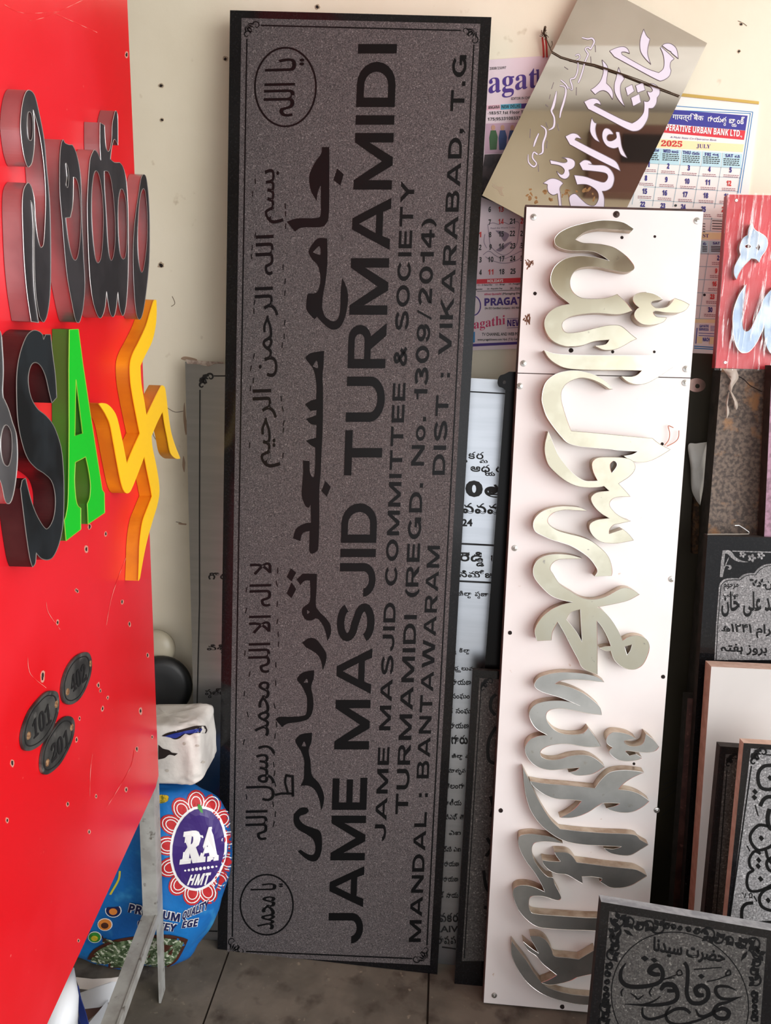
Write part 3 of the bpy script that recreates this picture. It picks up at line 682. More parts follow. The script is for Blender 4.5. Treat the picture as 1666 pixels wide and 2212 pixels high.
# Latin lines: heavy extended capitals, drawn glyph by glyph
def arc(cx, cy, rx, ry, a0, a1, n=10):
    return [(cx+rx*math.cos(math.radians(a0+(a1-a0)*k/n)), cy+ry*math.sin(math.radians(a0+(a1-a0)*k/n))) for k in range(n+1)]
def ringseg(cx, cy, rx, ry, tx, ty, a0, a1, n=12):
    return arc(cx, cy, rx, ry, a0, a1, n)+arc(cx, cy, rx-tx, ry-ty, a1, a0, n)
def font_glyph(c, tx=0.21, ty=0.20):
    R = lambda x0, y0, x1, y1: [(x0, y0), (x1, y0), (x1, y1), (x0, y1)]
    G = []; w = 1.0
    if c == 'I': w = tx; G = [([*R(0, 0, tx, 1)], [])]
    elif c == 'T': G = [(R(0, 1-ty, 1, 1), []), (R(.5-tx/2, 0, .5+tx/2, 1-ty), [])]
    elif c == 'L': w = .85; G = [(R(0, 0, tx, 1), []), (R(tx, 0, .85, ty), [])]
    elif c == 'E': w = .9; G = [(R(0, 0, tx, 1), []), (R(tx, 0, .9, ty), []), (R(tx, .41, .85, .41+ty*.9), []), (R(tx, 1-ty, .88, 1), [])]
    elif c == 'H': G = [(R(0, 0, tx, 1), []), (R(1-tx, 0, 1, 1), []), (R(tx, .41, 1-tx, .6), [])]
    elif c == 'N': G = [(R(0, 0, tx*.9, 1), []), (R(1-tx*.9, 0, 1, 1), []), ([(tx*.9, 1), (tx*.9, .66), (1-tx*.9, 0), (1-tx*.9, .34)], [])]
    elif c == 'M': w = 1.25; G = [(R(0, 0, tx, 1), []), (R(w-tx, 0, w, 1), []), ([(tx, 1), (tx, .62), (w/2-.09, 0), (w/2, 0), (w/2, .28)], []), ([(w-tx, 1), (w/2, .28), (w/2, 0), (w/2+.09, 0), (w-tx, .62)], [])]
    elif c == 'A': w = 1.15; G = [([(0, 0), (.24, 0), (.31, .2), (w-.31, .2), (w-.24, 0), (w, 0), (.7, 1), (.45, 1)], [[(.37, .38), (w/2, .82), (w-.37, .38)]])]
    elif c == 'V': w = 1.1; G = [([(0, 1), (.25, 1), (w/2, .27), (w-.25, 1), (w, 1), (.67, 0), (.43, 0)], [])]
    elif c == 'W': w = 1.6; G = [([(0, 1), (.24, 1), (.43, .3), (.66, 1), (.94, 1), (1.17, .3), (1.36, 1), (1.6, 1), (1.3, 0), (1.05, 0), (.8, .7), (.55, 0), (.3, 0)], [])]
    elif c == 'Y': w = 1.1; G = [([(0, 1), (.27, 1), (.55, .62), (.83, 1), (1.1, 1), (.66, .4), (.66, 0), (.44, 0), (.44, .4)], [])]
    elif c == 'K': w = 1.05; G = [(R(0, 0, tx, 1), []), ([(tx, .55), (tx, .28), (.8, 1), (1.02, 1), (.52, .56), (1.05, 0), (.77, 0), (.38, .43)], [])] if 0 else [(R(0, 0, tx, 1), []), ([(tx, .58), (tx, .3), (.37, .43), (.78, 0), (1.05, 0), (.53, .57), (1.02, 1), (.74, 1)], [])]
    elif c == 'D': G = [([(0, 0), (.45, 0)]+arc(.5, .5, .5, .5, -90, 90)+[(0, 1)], [[(tx, .19), (tx, .81)]+arc(.48, .5, .30, .31, 90, -90)])]
    elif c in 'PRB':
        G = [([(0, 0), (tx, 0), (tx, .4), (.55, .4)]+arc(.66, .7, .3, .3, -90, 90)+[(0, 1)], [[(tx, .57), (tx, .83)]+arc(.62, .7, .14, .13, 90, -90, 6)])]
        if c == 'R': G.append(([(.42, .4), (.72, 0), (1.0, 0), (.7, .42)], []))
        if c == 'B': G = [([(0, 0), (.6, 0)]+arc(.7, .29, .3, .29, -90, 70)+arc(.66, .76, .28, .24, -60, 90)+[(0, 1)], [[(tx, .17), (tx, .43)]+arc(.64, .3, .15, .13, 90, -90, 6), [(tx, .6), (tx, .84)]+arc(.6, .72, .13, .12, 90, -90, 6)])]
    elif c in 'OQ0': w = 1.1 if c == 'O' else .85; G = [(arc(w/2, .5, w/2, .52, 0, 355, 26), [arc(w/2, .5, w/2-tx*1.05, .33, 0, 350, 20)])]
    elif c == 'C': w = 1.05; G = [(ringseg(.54, .5, .54, .52, .23, .19, 38, 322, 22), [])]
    elif c == 'G': w = 1.1; G = [(ringseg(.54, .5, .54, .52, .23, .19, 42, 345, 22), []), (R(.58, .32, 1.06, .5), []), (R(.86, .02, 1.06, .4), [])]
    elif c == 'J': w = .85; G = [(R(w-tx, .3, w, 1), []), (ringseg(w/2, .32, w/2, .34, tx, .19, 180, 360, 14), [])]
    elif c == 'U': G = [(R(0, .36, tx, 1), []), (R(1-tx, .36, 1, 1), []), (ringseg(.5, .37, .5, .39, tx, .2, 180, 360, 16), [])]
    elif c == 'S':
        L = arc(.5, .74, .37, .19, 10, 180, 10)[:-1]+arc(.48, .735, .35, .2, 180, 262, 5)+arc(.52, .27, .36, .2, 82, 0, 6)[1:]+arc(.5, .26, .38, .19, -5, -172, 11); return 1.0, None, L
    elif c == '1': w = .5; G = [(R(.28, 0, .5, 1), []), ([(0, .66), (.28, .66), (.28, .84), (.0, .8)], [])]
    elif c == '2': return .85, None, arc(.42, .72, .33, .2, 165, -20, 10)+[(.55, .42), (.2, .2), (.1, .09), (.82, .09)]
    elif c == '3': return .85, None, arc(.4, .74, .32, .17, 160, -80, 10)+arc(.4, .27, .35, .2, 80, -165, 12)
    elif c == '4': w = .9; G = [([(.5, 0), (.7, 0), (.7, .22), (.88, .22), (.88, .4), (.7, .4), (.7, 1), (.46, 1), (0, .42), (0, .22), (.5, .22)], [[(.5, .4), (.2, .4), (.5, .76)]])]
    elif c == '9': w = .85; G = [(arc(.42, .66, .42, .36, 0, 355, 20), [arc(.42, .68, .2, .18, 0, 350, 14)]), (ringseg(.4, .4, .45, .42, .2, .18, 10, -160, 14), [])]
    elif c == '.': w = .22; G = [(R(0, 0, .22, .24), [])]
    elif c == ',': w = .22; G = [([(0, .24), (0, 0), (.08, 0), (.02, -.2), (.22, .0), (.22, .24)], [])]
    elif c == ':': w = .22; G = [(R(0, 0, .22, .22), []), (R(0, .5, .22, .72), [])]
    elif c == '/': w = .5; G = [([(0, -.05), (.12, -.05), (.5, 1.05), (.38, 1.05)], [])]
    elif c == '(': w = .32; G = [(ringseg(.6, .45, .6, .65, .22, .08, 118, 242, 12), [])]
    elif c == ')': w = .32; G = [(ringseg(-.28, .45, .6, .65, .22, .08, -62, 62, 12), [])]
    elif c == '&': return .95, None, [(.92, .06), (.3, .62)]+arc(.42, .78, .2, .15, 200, -20, 8)+[(.3, .5)]+arc(.36, .25, .26, .18, 130, 330, 10)+[(.85, .5)]
    elif c == 'o': w = .75; G = [(arc(w/2, .36, w/2, .37, 0, 355, 22), [arc(w/2, .36, w/2-.18, .21, 0, 350, 16)])]
    elif c == '-': w = .4; G = [(R(0, .38, .4, .55), [])]
    else: w = .45
    return w, G, None
def sign_text(mb, pl, q, txt, hi=H1, gap=0.14, tx=0.21, mi=0):
    ws = [(font_glyph(c, tx)) for c in txt]; tot = sum(g[0] for g in ws)+gap*(len(txt)-1); x = 0
    for w_, G, L in ws:
        if L:
            for k in range(2):
                pass
            n = len(L); A_ = []; B_ = []
            for i in range(n):
                a = L[max(i-1, 0)]; c = L[min(i+1, n-1)]; dx, dy = c[0]-a[0], c[1]-a[1]; m = math.hypot(dx, dy) or 1
                h1 = 0.105; A_.append((L[i][0]-dy/m*h1, L[i][1]+dx/m*h1)); B_.append((L[i][0]+dy/m*h1, L[i][1]-dx/m*h1))
            pp = [quad_px(q, (x+u)/tot, v) for u, v in A_+B_]; P = [pl.at(a, c, hi) for a, c in pp]
            fs = []
            for i in range(n-1):
                f = (i, i+1, n+i+1, n+i); nn = (P[i+1]-P[i]).cross(P[n+i]-P[i])
                if nn.length < 1e-12: nn = (P[n+i+1]-P[i+1]).cross(P[n+i]-P[i+1])
                fs.append(f if nn.dot(pl.n) >= 0 else f[::-1])
            mb.add(P, fs, mi)
        else:
            for kk, (O, Hs) in enumerate(G):
                mb.shape(pl, [quad_px(q, (x+u)/tot, v) for u, v in O], [[quad_px(q, (x+u)/tot, v) for u, v in h] for h in Hs], hi=hi+kk*0.00003, lo=0.0002, mi=mi, back=False)
        x += w_+gap
def words(txt, q, gap=0.2, name='text_word'):
    ws = [font_glyph(c)[0] for c in txt]; tot = sum(ws)+gap*(len(txt)-1); x = 0; i = 0
    while i < len(txt):
        if txt[i] == ' ': x += ws[i]+gap; i += 1; continue
        j = i; x0 = x
        while j < len(txt) and txt[j] != ' ': x += ws[j]+gap; j += 1
        x1 = x-gap; (a, b_, c, d) = q; s0, s1 = x0/tot, x1/tot
        b = MB(); sign_text(b, GP, (lerp(a, b_, s0), lerp(a, b_, s1), lerp(d, c, s1), lerp(d, c, s0)), txt[i:j], gap=gap)
        b.build(name, LETB, sign); i = j
words('JAME', ((782, 2038), (794, 1680), (719, 1680), (708.5, 2038)), 0.16, name='name_word')
words('MASJID', ((797, 1619), (816, 1087), (739, 1087), (722, 1619)), 0.15, name='name_word')
words('TURMAMIDI', ((824, 1027), (858, 95), (774, 95), (743, 1027)), 0.18, name='name_word')
words('JAME MASJID COMMITTEE & SOCIETY', ((833, 1817), (896, 391), (867, 391), (809, 1817)), 0.2)
words('TURMAMIDI (REGD. No. 1309/2014)', ((881, 1759), (941, 472), (912, 472), (854, 1759)), 0.2)
words('DIST : VIKARABAD, T.G', ((961, 1026), (1009, 117), (979, 117), (934, 1026)), 0.2)
words('MANDAL : BANTAWARAM', ((909, 2035), (951, 1179), (924, 1179), (883, 2035)), 0.2)

# --- brushed steel plaque behind the granite sign
SP = Pl(floor_pt(985, 2085), 7.0, -0.8)
b, A = slab_mesh(SP, (400, 781), (1112, 822), (985, 2085), (430, 2040), 0.004, PLAQ, GRANE)
plq = thing('steel_plaque', base_of(A), 'wide brushed steel plaque with black Telugu text behind the granite sign', 'plaque')
b.build('sheet', [PLAQ, STEELP], plq)
b = MB(); b.shape(SP, crv("400,776! 440,780! 482,782! 482,786! 465,786 450,791 428,787 405,786!"), hi=0.0012, lo=0.0002); b.build('newspaper_scrap', NEWSP, plq)
b = MB()
for t in ["432,842! 431,1100! 431,1305! 425,1560! 420,2010!", "462,812! 490,812!", "1015,846! 1105,851!", "420,2010! 470,2012!", "955,2046! 985,2050!"]:
    b.stroke(SP, crv(t, closed=False), hi=0.0005, w=2.8)
for y in (1174, 1255):
    b.stroke(SP, [(985, y), (1105, y+6)], hi=0.0005, w=4)
scroll(b, SP, 432, 810, 30, 0, hi=0.0006, w=4)
b.build('rule_line', INK, plq)
b = MB(); te = 'te'
for s, q, bo in [("గొ|ర|వ", bx(450, 1237, 512, 1252), .03), ("వి|శి/ష|ట", bx(447, 1392, 515, 1412), .03), ("ప/ర|త్యే|క", bx(443, 1487, 515, 1508), .03),
    ("శ|వ/య|క|ర/మ", bx(962, 974, 1054, 998, .03), .03), ("E)|_|ఆ|ధ/య|ర|ర", bx(985, 1002, 1105, 1026, .03), .035), ("క|0|త", bx(960, 1036, 1108, 1072, .03), .07), ("త|వ|వ|మ", bx(970, 1085, 1090, 1108, .03), .045),
    ("24", bx(998, 1121, 1021, 1137), .05), ("క|రె|డి/డ|_|గా", bx(970, 1190, 1092, 1222, .03), .04), ("ని|మో|జ|వ", bx(992, 1230, 1085, 1247, .03), .035), ("జి|లా/ల|_|ప/ర|జా|_|ప", bx(989, 1276, 1075, 1292, .03), .03),
    ("డి/డ|_|కి|లా/ల", bx(975, 1400, 1015, 1414), .03), ("స|భ/య|లు|మ|_|మా|జ", bx(968, 1438, 1066, 1452, .03), .03), ("నా|రా|య|ణ", bx(962, 1467, 1018, 1480), .03), ("సం|ఘం", bx(976, 1498, 1015, 1511), .03),
    ("ల|క|_|సం|ఘం", bx(960, 1530, 1025, 1543), .03), ("నా|రా|య|ణ", bx(958, 1561, 1013, 1574), .03), ("గా|రు", bx(975, 1588, 1011, 1608), .05), ("జి|లా/ల|_|వ", bx(976, 1628, 1015, 1642), .03), ("మా|తృ|వ", bx(968, 1660, 1006, 1674), .03),
    ("తె|లం|గా", bx(960, 1692, 1004, 1704), .03), ("జా|తీ|య", bx(958, 1726, 997, 1740), .03), ("వి|ఎ|ఫ్|_|తె", bx(962, 1758, 1002, 1772), .03), ("ఎ|ఐ", bx(970, 1794, 996, 1804), .03), ("ర్మి|_|ఎ|ఐ", bx(958, 1828, 996, 1840), .03),
    ("నా|రా|య|ణ", bx(950, 1860, 992, 1872), .03), ("నా|రా|య|ణ", bx(948, 1893, 990, 1905), .03), ("డ్|_|నా|య", bx(950, 1926, 990, 1940), .03), ("వ|క|ర", bx(950, 1972, 990, 1992), .04), ("KAIV", bx(938, 2000, 990, 2014), .03), ("రా|ష|ప", bx(945, 2022, 985, 2042), .03)]:
    put_text(b, SP, q, s, bo*0.8, te, hi=0.0006)
b.build('telugu_text', INK, plq)

# --- black sheet with a hanging tab and a dark granite stone, both behind the white board's left side
BPx = Pl((0.1, 1.362, 0), 5.6, 0.3)
b, A = slab_mesh(BPx, (1094, 812), (1260, 818), (1180, 2083), (1000, 2083), 0.006, BLKAC, BLKAC)
t = thing('acrylic_sheet', base_of(A), 'black glossy sheet with a round hanging tab behind the white board', 'sheet')
b.build('sheet', [BLKAC, BLKAC], t)
b = MB(); b.shape(BPx, crv("1100,803! 1120,803! 1120,845! 1094,845! 1086,838 1078,835 1075,825 1080,812 1090,808"), [[(1090+3.5*math.cos(a*math.pi/5), 826-4*math.sin(a*math.pi/5)) for a in range(10)]], hi=0.004, lo=0.0003); b.build('hanging_tab', BLKAC, t)
DP = Pl((0.1, 1.345, 0), 5.4, 0.3)
b, A = slab_mesh(DP, (1022, 1447), (1110, 1452), (1068, 2094), (984, 2092), 0.012, GRAN, GRANE)
t = thing('granite_stone', base_of(A), 'narrow dark granite stone leaning between the granite sign and white board', 'stone')
b.build('slab', [GRAN, GRANE], t)
b = MB(); b.shape(DP, [(1036, 1465), (1110, 1469), (1064, 2076), (998, 2076)], hi=0.0003, lo=0); b.build('etched_field', ETCHD, t)
b = MB(); scroll(b, DP, 1040, 1468, 26, 0, w=3)
for q in ["1072,1500 1062,1510 1060,1530 1070,1545", "1072,1570 1056,1600 1056,1640 1072,1650", "1060,1720 1066,1745 1060,1765", "1052,1810 1062,1830 1050,1850", "1045,1880 1050,1915 1060,1930", "1046,1960 1058,1965 1052,1985"]:
    b.stroke(DP, crv(q, closed=False), w=7)
b.stroke(DP, [(1040, 1480), (1003, 2070)], w=2)
b.build('inscription', LETB, t)

# ------------------------------------------------------------------ white board with steel calligraphy
BP = Pl(floor_pt(1045, 2170), 6.3, 0.3)
A = [BP.at(1138, 447), BP.at(1520, 457), BP.at(1385, 2195), BP.at(1045, 2170)]
A[3] = up_to_floor(A[0], A[3], 0.004); A[2] = up_to_floor(A[1], A[2], 0.004)
brd = thing('calligraphy_board', (A[2]+A[3])/2, 'tall white acrylic board with raised steel Arabic lettering leaning on the wall', 'sign board')
wc = BP.at(1120, 807); 
# two acrylic sheets meeting at a joint, on a brown box frame
def on_edge(a, c, px, py):
    p = BP.at(px, py); t = (p.z-a.z)/(c.z-a.z); return a+(c-a)*t
J1, J2 = on_edge(A[0], A[3], 1120, 806), on_edge(A[1], A[2], 1500, 817)
TT = 0.003
g = (A[3]-A[0]).normalized()*0.0008
b = MB(); n_ = BP.n
for q in ([A[0], J1-g, J2-g, A[1]],):
    b.prism(q, [p-n_*TT for p in q])
b.build('acrylic_sheet', BOARD, brd)
b = MB()
q = [J1+g, A[3], A[2], J2+g]; b.prism(q, [p-n_*TT for p in q]); b.build('acrylic_sheet', BOARD, brd)
b = MB(); e = 0.0045; uu = (A[0]-A[3]).normalized()
q = [A[0]+uu*e-n_*TT-BP.h*0.002, A[3]-n_*TT-BP.h*0.002, A[2]-n_*TT-BP.h*0.004, A[1]+uu*e-n_*TT-BP.h*0.001]
bk = [p-n_*0.018 for p in q]; bk[1].z = q[1].z; bk[2].z = q[2].z
b.prism(q, bk); b.build('backing_frame', BOARDE, brd)
for (x, y, k) in [(1153, 469, 0), (1332, 463, 1), (1506, 477, 0), (1131, 785, 0), (1482, 797, 0), (1123, 834, 0), (1480, 827, 0), (1112, 1184, 0), (1451, 1251, 0), (1419, 1750, 0), (1068, 2150, 0)]:
    c = BP.at(x, y); b = MB(); b.lathe(c, n_, [(0.0058, 0.0), (0.0052, 0.0012), (0.0034, 0.0016), (0.0032, 0.0012), (0.0022, 0.0014), (0.002, 0.003), (0.0006, 0.0034)], 14); b.build('screw', SCREWD if k else SCREW, brd)
for (x, y, r) in [(1156, 634, 4), (1344, 513, 3.5), (1415, 511, 3), (1234, 757, 5), (1324, 760, 3.5), (1414, 760, 3), (1102, 1367, 4.5), (1433, 1462, 4.5), (1082, 1751, 5), (1215, 2175, 5), (1431, 959, 3.5), (1370, 1650, 3)]:
    b = MB(); b.shape(BP, blob(x, y, r, r, 12, 0.05), hi=0.0003, lo=0.0); b.build('drilled_hole', HOLE, brd)
b = MB()
for (x, y) in [(1143, 572), (1136, 690)]:
    for k in range(9):
        b.stroke(BP, [(x+random.uniform(-9, 9), y+random.uniform(-14, 14)), (x+random.uniform(-6, 10), y+random.uniform(-16, 10))], hi=0.0002, w=random.uniform(1, 3.2))
b.build('scuff_mark', mat('brown_scuff', (120, 78, 58), 0.8), brd)
b = MB()
for t in ["1455,924 1444,920 1447,935 1445,950 1436,962", "1467,930 1466,945 1458,955 1441,964"]:
    P = [BP.at(p[0], p[1], 0.006) for p in crv(t, closed=False)]; b.tube(P, 0.0007, 6)
b.build('loose_wire', COPPER, brd)
B1 = (1100, 440, 3.786); B2 = (1100, 840, 4.165); B3 = (1080, 1240, 4.165); B4 = (1040, 1640, 3.786)
SR = (SHINE, 0.00035)
L_ = [
 ("1020,205! 940,155 850,138 740,137 640,155 520,185 430,225 385,265 372,300 385,340 440,370 520,385 620,385 700,395 770,430 822,468! 740,445 650,430 540,430 440,460 370,520 340,600 350,670 400,740 460,790 498,820! 420,835 350,870 300,930 290,1000 320,1080 370,1130 440,1160 500,1168 600,1158 700,1125 822,1112! 790,1150 705,1162! 760,1190 810,1197 870,1190 930,1165 1000,1125 1045,1105! 1000,1070 930,1010 880,993 800,997 700,1020 600,1045 510,1057 460,1050 435,1015 440,970 490,930 560,910 650,898 740,895 860,905 930,900 1010,875! 960,810 885,740! 800,770 700,778 600,772 540,740 505,690 500,630 520,575 560,535 640,515 740,520 830,540 950,560 1010,545 1025,520 1005,480 950,420 860,360 770,335 680,325 600,320 542,295! 580,260 640,225 740,205 850,210 960,218 1005,222!", B1, [], .022),
 ("1125,725 1180,735 1230,760 1260,785! 1215,790 1170,800 1165,820 1190,845 1220,855 1290,845 1330,810 1355,773! 1420,795 1475,825! 1450,865 1400,890 1340,893 1270,888 1205,878 1180,890 1210,925 1290,932! 1265,965 1210,985 1140,993 1080,980 1035,940 1025,900 1045,865 1065,850! 1030,820 1015,785 1025,750 1070,728", B1, [], .03),
 ("285,1198! 370,1225 500,1235 700,1240 900,1240 1170,1242 1220,1260 1290,1300 1350,1330! 1290,1370 1200,1430 1120,1470 1040,1478 970,1455 920,1412! 1000,1415 1050,1400 1087,1365! 950,1362 750,1360 560,1355 450,1340 370,1300 320,1255", B1, [], .024),
 ("1324,841! 1311,825.6 1290,812 1269,804.5 1245,800.5 1221.5,802 1200,808.5 1182,823 1174,840 1171,862.6 1174.4,880 1181.6,900 1196,922 1213,943 1227,956.4 1249,963.6 1280,967 1316,970 1340,973 1379,975! 1366.5,981.6 1348,985! 1364,995 1383,998.5 1402.5,996 1424,986.5 1448.6,971! 1426.5,960 1410,947! 1364,943 1304,937 1234.5,931! 1227,912 1217.6,883 1213,864 1213,848 1217,838 1224,829 1240,820 1258.5,816 1280,820 1301,829.6 1316,840!", None, [], .026),
 ("352,382! 390,470 440,590 520,700 600,780 680,825 750,830 798,828! 760,750 748,680 765,640 810,618 900,615 1020,620 1100,640 1135,690 1125,740 1080,790 1020,830 985,852! 1040,910 1092,970! 1000,970 940,985 908,1020 910,1060 960,1120 1030,1165 1097,1190! 1000,1210 940,1225 905,1265 900,1305! 1025,1262! 1080,1310 1122,1363! 1000,1385 920,1390 830,1375 760,1325 725,1260 735,1210 790,1180 850,1170 905,1165! 830,1120 770,1060 740,1000 750,960 800,930 903,918! 855,875! 800,885 700,887 600,870 500,820 400,735 350,670 325,580 325,500 340,430", B2, ["945,648 970,670 965,705 925,757! 912,720 912,675"], .028),
 ("705,1098! 640,1070 560,1060 470,1058 370,1075 290,1110 235,1165 217,1230 240,1285 300,1320 380,1355 460,1380 550,1410 640,1460 720,1520 775,1590 797,1640 770,1688! 922,1682! 930,1640 915,1560 880,1490 820,1430 740,1370 640,1330 540,1305 440,1275 370,1230 347,1190 360,1150 410,1110 500,1088 600,1092", B2, [], .024),
 ("1259,1207! 1234.5,1199.7 1205.6,1197 1181.6,1200 1162.4,1209.7 1152.8,1226.6 1154,1245.8 1169.6,1267 1191,1286.6 1214.5,1296 1239,1301! 1214.5,1306 1190.4,1317 1171,1333.6 1158,1353 1155.6,1367 1160.4,1384.5! 1191.6,1383! 1194,1365 1205,1343! 1219,1367 1233.7,1396 1248,1422.5 1260,1444 1291,1457! 1291,1400! 1290,1341! 1301,1355 1313,1377 1320,1396! 1308,1396.5 1296,1399.7! 1308,1405.7 1320,1405.7! 1327,1425 1341.7,1439 1358.5,1446 1375.3,1445 1390,1434.5 1400.5,1413 1403,1393.7 1394.5,1379 1375,1373 1356,1377 1345,1384! 1337,1365 1322.5,1341 1305.7,1321.6 1290,1311.5! 1320,1306 1356,1297.6 1382,1284! 1363,1272 1346.5,1270 1332,1276 1308,1289 1284,1295 1257.7,1291.6 1233.7,1278 1209.7,1261.6 1195,1240 1189,1229 1193.6,1217 1208,1208.5 1234.5,1207!", None, ["1254,1316! 1257.7,1387! 1245.7,1365 1224,1338! 1233.7,1323", "1366,1392! 1362,1405 1355,1415! 1349.5,1397!"], .022),
 ("940,972! 880,930 800,905 700,890 560,885 450,900 360,930 315,980 320,1020 370,1055 440,1080 540,1110 640,1150 725,1188! 640,1155 540,1140 420,1145 330,1170 280,1215 265,1270 290,1340 340,1400 430,1450! 340,1460 270,1490 230,1550 235,1620 280,1690 350,1740 440,1762 530,1760 620,1750 718,1742! 680,1770 620,1785! 680,1810 750,1812 830,1800 890,1770 945,1735! 870,1670 800,1635 720,1628 620,1640 520,1670 430,1670 370,1640 370,1590 430,1550 520,1530 620,1530 740,1550 830,1558 912,1552! 860,1470 795,1385! 750,1430 680,1445 580,1440 500,1410 440,1350 415,1290 430,1240 480,1215 560,1210 680,1230 800,1255 917,1268! 900,1200 840,1140 760,1080 660,1030 560,1000 495,990! 560,958 650,950 780,955 880,968", B3, [], .022),
 ("1020,1425 1100,1430 1170,1450 1225,1482! 1130,1498 1125,1520 1160,1545 1230,1550 1290,1520 1315,1440! 1380,1490 1433,1555! 1400,1590 1330,1607 1230,1600 1150,1590 1135,1605 1165,1635! 1225,1620! 1282,1655! 1230,1675 1140,1685 1060,1670 1000,1625 985,1590 1015,1560! 970,1530 958,1490 975,1450", B3, [], .026),
 ("400,180! 520,200 700,215 930,238! 980,170 1050,110 1150,90 1250,95 1332,108! 1240,150 1170,195 1120,248! 1220,260 1300,290 1375,342! 1320,390 1240,430 1160,438 1080,425 1022,402! 1090,385 1135,362! 1060,358 990,360! 940,390 880,430 800,465 720,480 642,478! 700,450 770,400 822,340! 720,330 620,325 540,300 480,265 420,215", B4, [], .022),
 ("340,72! 400,190 450,300 510,410 570,500 645,572! 800,590 1000,605 1240,618 1300,660 1368,698! 1300,740 1220,785 1130,785 1050,765 1003,728! 1080,735 1148,715! 1000,708 850,700 720,680 640,650 560,600 480,530 410,430 370,320 350,200 345,120", B4, [], .020),
 ("320,625 400,612 480,620 580,640 668,690! 560,675 480,675 430,690 412,740 430,820 480,900 540,960 585,970 600,1020 650,1120 640,1150 600,1150 520,1125 450,1118 400,1130 388,1180 400,1240 440,1265 600,1280! 855,1297! 990,1300! 985,1405! 840,1398! 700,1395 560,1385 460,1370 380,1320 310,1240 270,1150 260,1080 290,1040 360,1032 440,1050 522,1088! 480,1000 430,920 370,840 325,760 303,690 305,650", B4, [], .022),
 ("598,762! 690,765 740,790 780,845! 900,860 1050,880 1240,900 1300,920 1357,955! 1300,990 1230,1030 1150,1052 1060,1050 1000,1020 970,1000! 985,975 900,960! 822,960! 830,1018! 780,990 700,945 620,935 560,910 510,860 500,825! 560,835 650,838! 620,800", B4, [], .024),
 ("400,1448! 470,1450 530,1485 575,1560 598,1612 700,1625 798,1638! 930,1560! 935,1750! 780,1785! 720,1815 620,1840 550,1845 490,1828! 560,1800 618,1765! 560,1720 500,1670 450,1610 380,1560 340,1490! 400,1540 472,1590! 440,1530 410,1480", B4, [], .022),
 ("250,1490! 300,1560 370,1650 440,1760 520,1850 600,1890 740,1925 900,1940 960,1945! 950,2010! 800,2005 650,1975 500,1920 380,1830 300,1720 255,1620 245,1550", B4, [], .018)]
SSAT = mat('satin_stainless_letter', (184, 186, 184), 0.38, 0.9, col2=(164, 166, 164), scale=14, layers=[((160, 158, 150), 60, 0.68, 0.76, 3)])
for k_, (o, z, hs, d) in enumerate(L_):
    letter('', '', '', [(o, hs)], SSAT if k_ >= 7 else SST, SSS, z, d=d, pl=BP, rim=SR, parent=brd, part='steel_letter')

# dark olive sheet behind the board's right side, disc, cloth and coir seen in the gap
QP = Pl((0.5, 1.515, 0), 1.6, 0)
b, A = slab_mesh(QP, (1478, 762), (1562, 765), (1480, 2010), (1390, 2010), 0.004, OLIVE, OLIVE)
sm = b.build('gap_sheet', [OLIVE, OLIVE]); b = MB()
for q in ['1432,1668 1466,1661', '1432,1695 1466,1682', '1430,1708 1466,1690', '1430,1728 1464,1704', '1430,1762 1464,1738', '1425,1828 1440,1840 1452,1858']: b.stroke(QP, crv(q, closed=False), hi=0.0008, w=1.5)
b.build('scored_line', INK, sm); tag(sm, 'dark olive sheet seen in the gap right of the white board', 'sheet')
b = MB(); L = [(1505+20*math.cos(a*math.pi/12), 832+15*math.sin(a*math.pi/12)) for a in range(24)]
b.shape(QP, L, [[(1507+5*math.cos(a*math.pi/6), 834+5*math.sin(a*math.pi/6)) for a in range(12)]], hi=0.002, lo=0.0003); tag(b.build('disc', DISC), 'scratched round disc stuck on the dark sheet beside the board', 'disc')
b = MB(); P3 = [crv("1487,962 1505,958 1527,955! 1525,1000 1520,1050 1513,1092! 1503,1078 1494,1055 1492,1010")][0]
HP = Pl(QP.P + QP.n*0.012, 1.6, 0)
def puffy(b, pl, L, amp, rings=5, seed=0, base=0.0, mi=0):
    """soft crumpled patch filling outline L"""
    cx = sum(p[0] for p in L)/len(L); cy = sum(p[1] for p in L)/len(L); n = len(L); k0 = len(b.v)
    for r in range(rings+1):
        u = 1-r/rings
        for i, p in enumerate(L):
            x, y = cx+(p[0]-cx)*u, cy+(p[1]-cy)*u
            h = math.sqrt(max(0, 1-u*u))*amp + noise.noise(V(x*.05, y*.05, seed))*amp*0.5*(1-u**4)
            b.v.append(pl.at(x, y, base+h))
    for r in range(rings):
        for i in range(n):
            j = (i+1) % n; b.f.append((k0+r*n+i, k0+r*n+j, k0+(r+1)*n+j, k0+(r+1)*n+i)); b.m.append(mi)
puffy(b, HP, P3, 0.01, seed=2); o = b.build('polythene_bag', CLOTH, smooth=True); tag(o, 'small crumpled white polythene scrap right of the white board', 'bag')
b = MB(); L = crv("1500,1075! 1510,1090! 1511,1120! 1508,1196! 1496,1196! 1497,1120!", steps=2); b.shape(HP, L, hi=0.0, lo=-0.0115); tag(b.build('coir_strip', COIR), 'narrow brown fibrous strip below the white polythene scrap', 'strip')

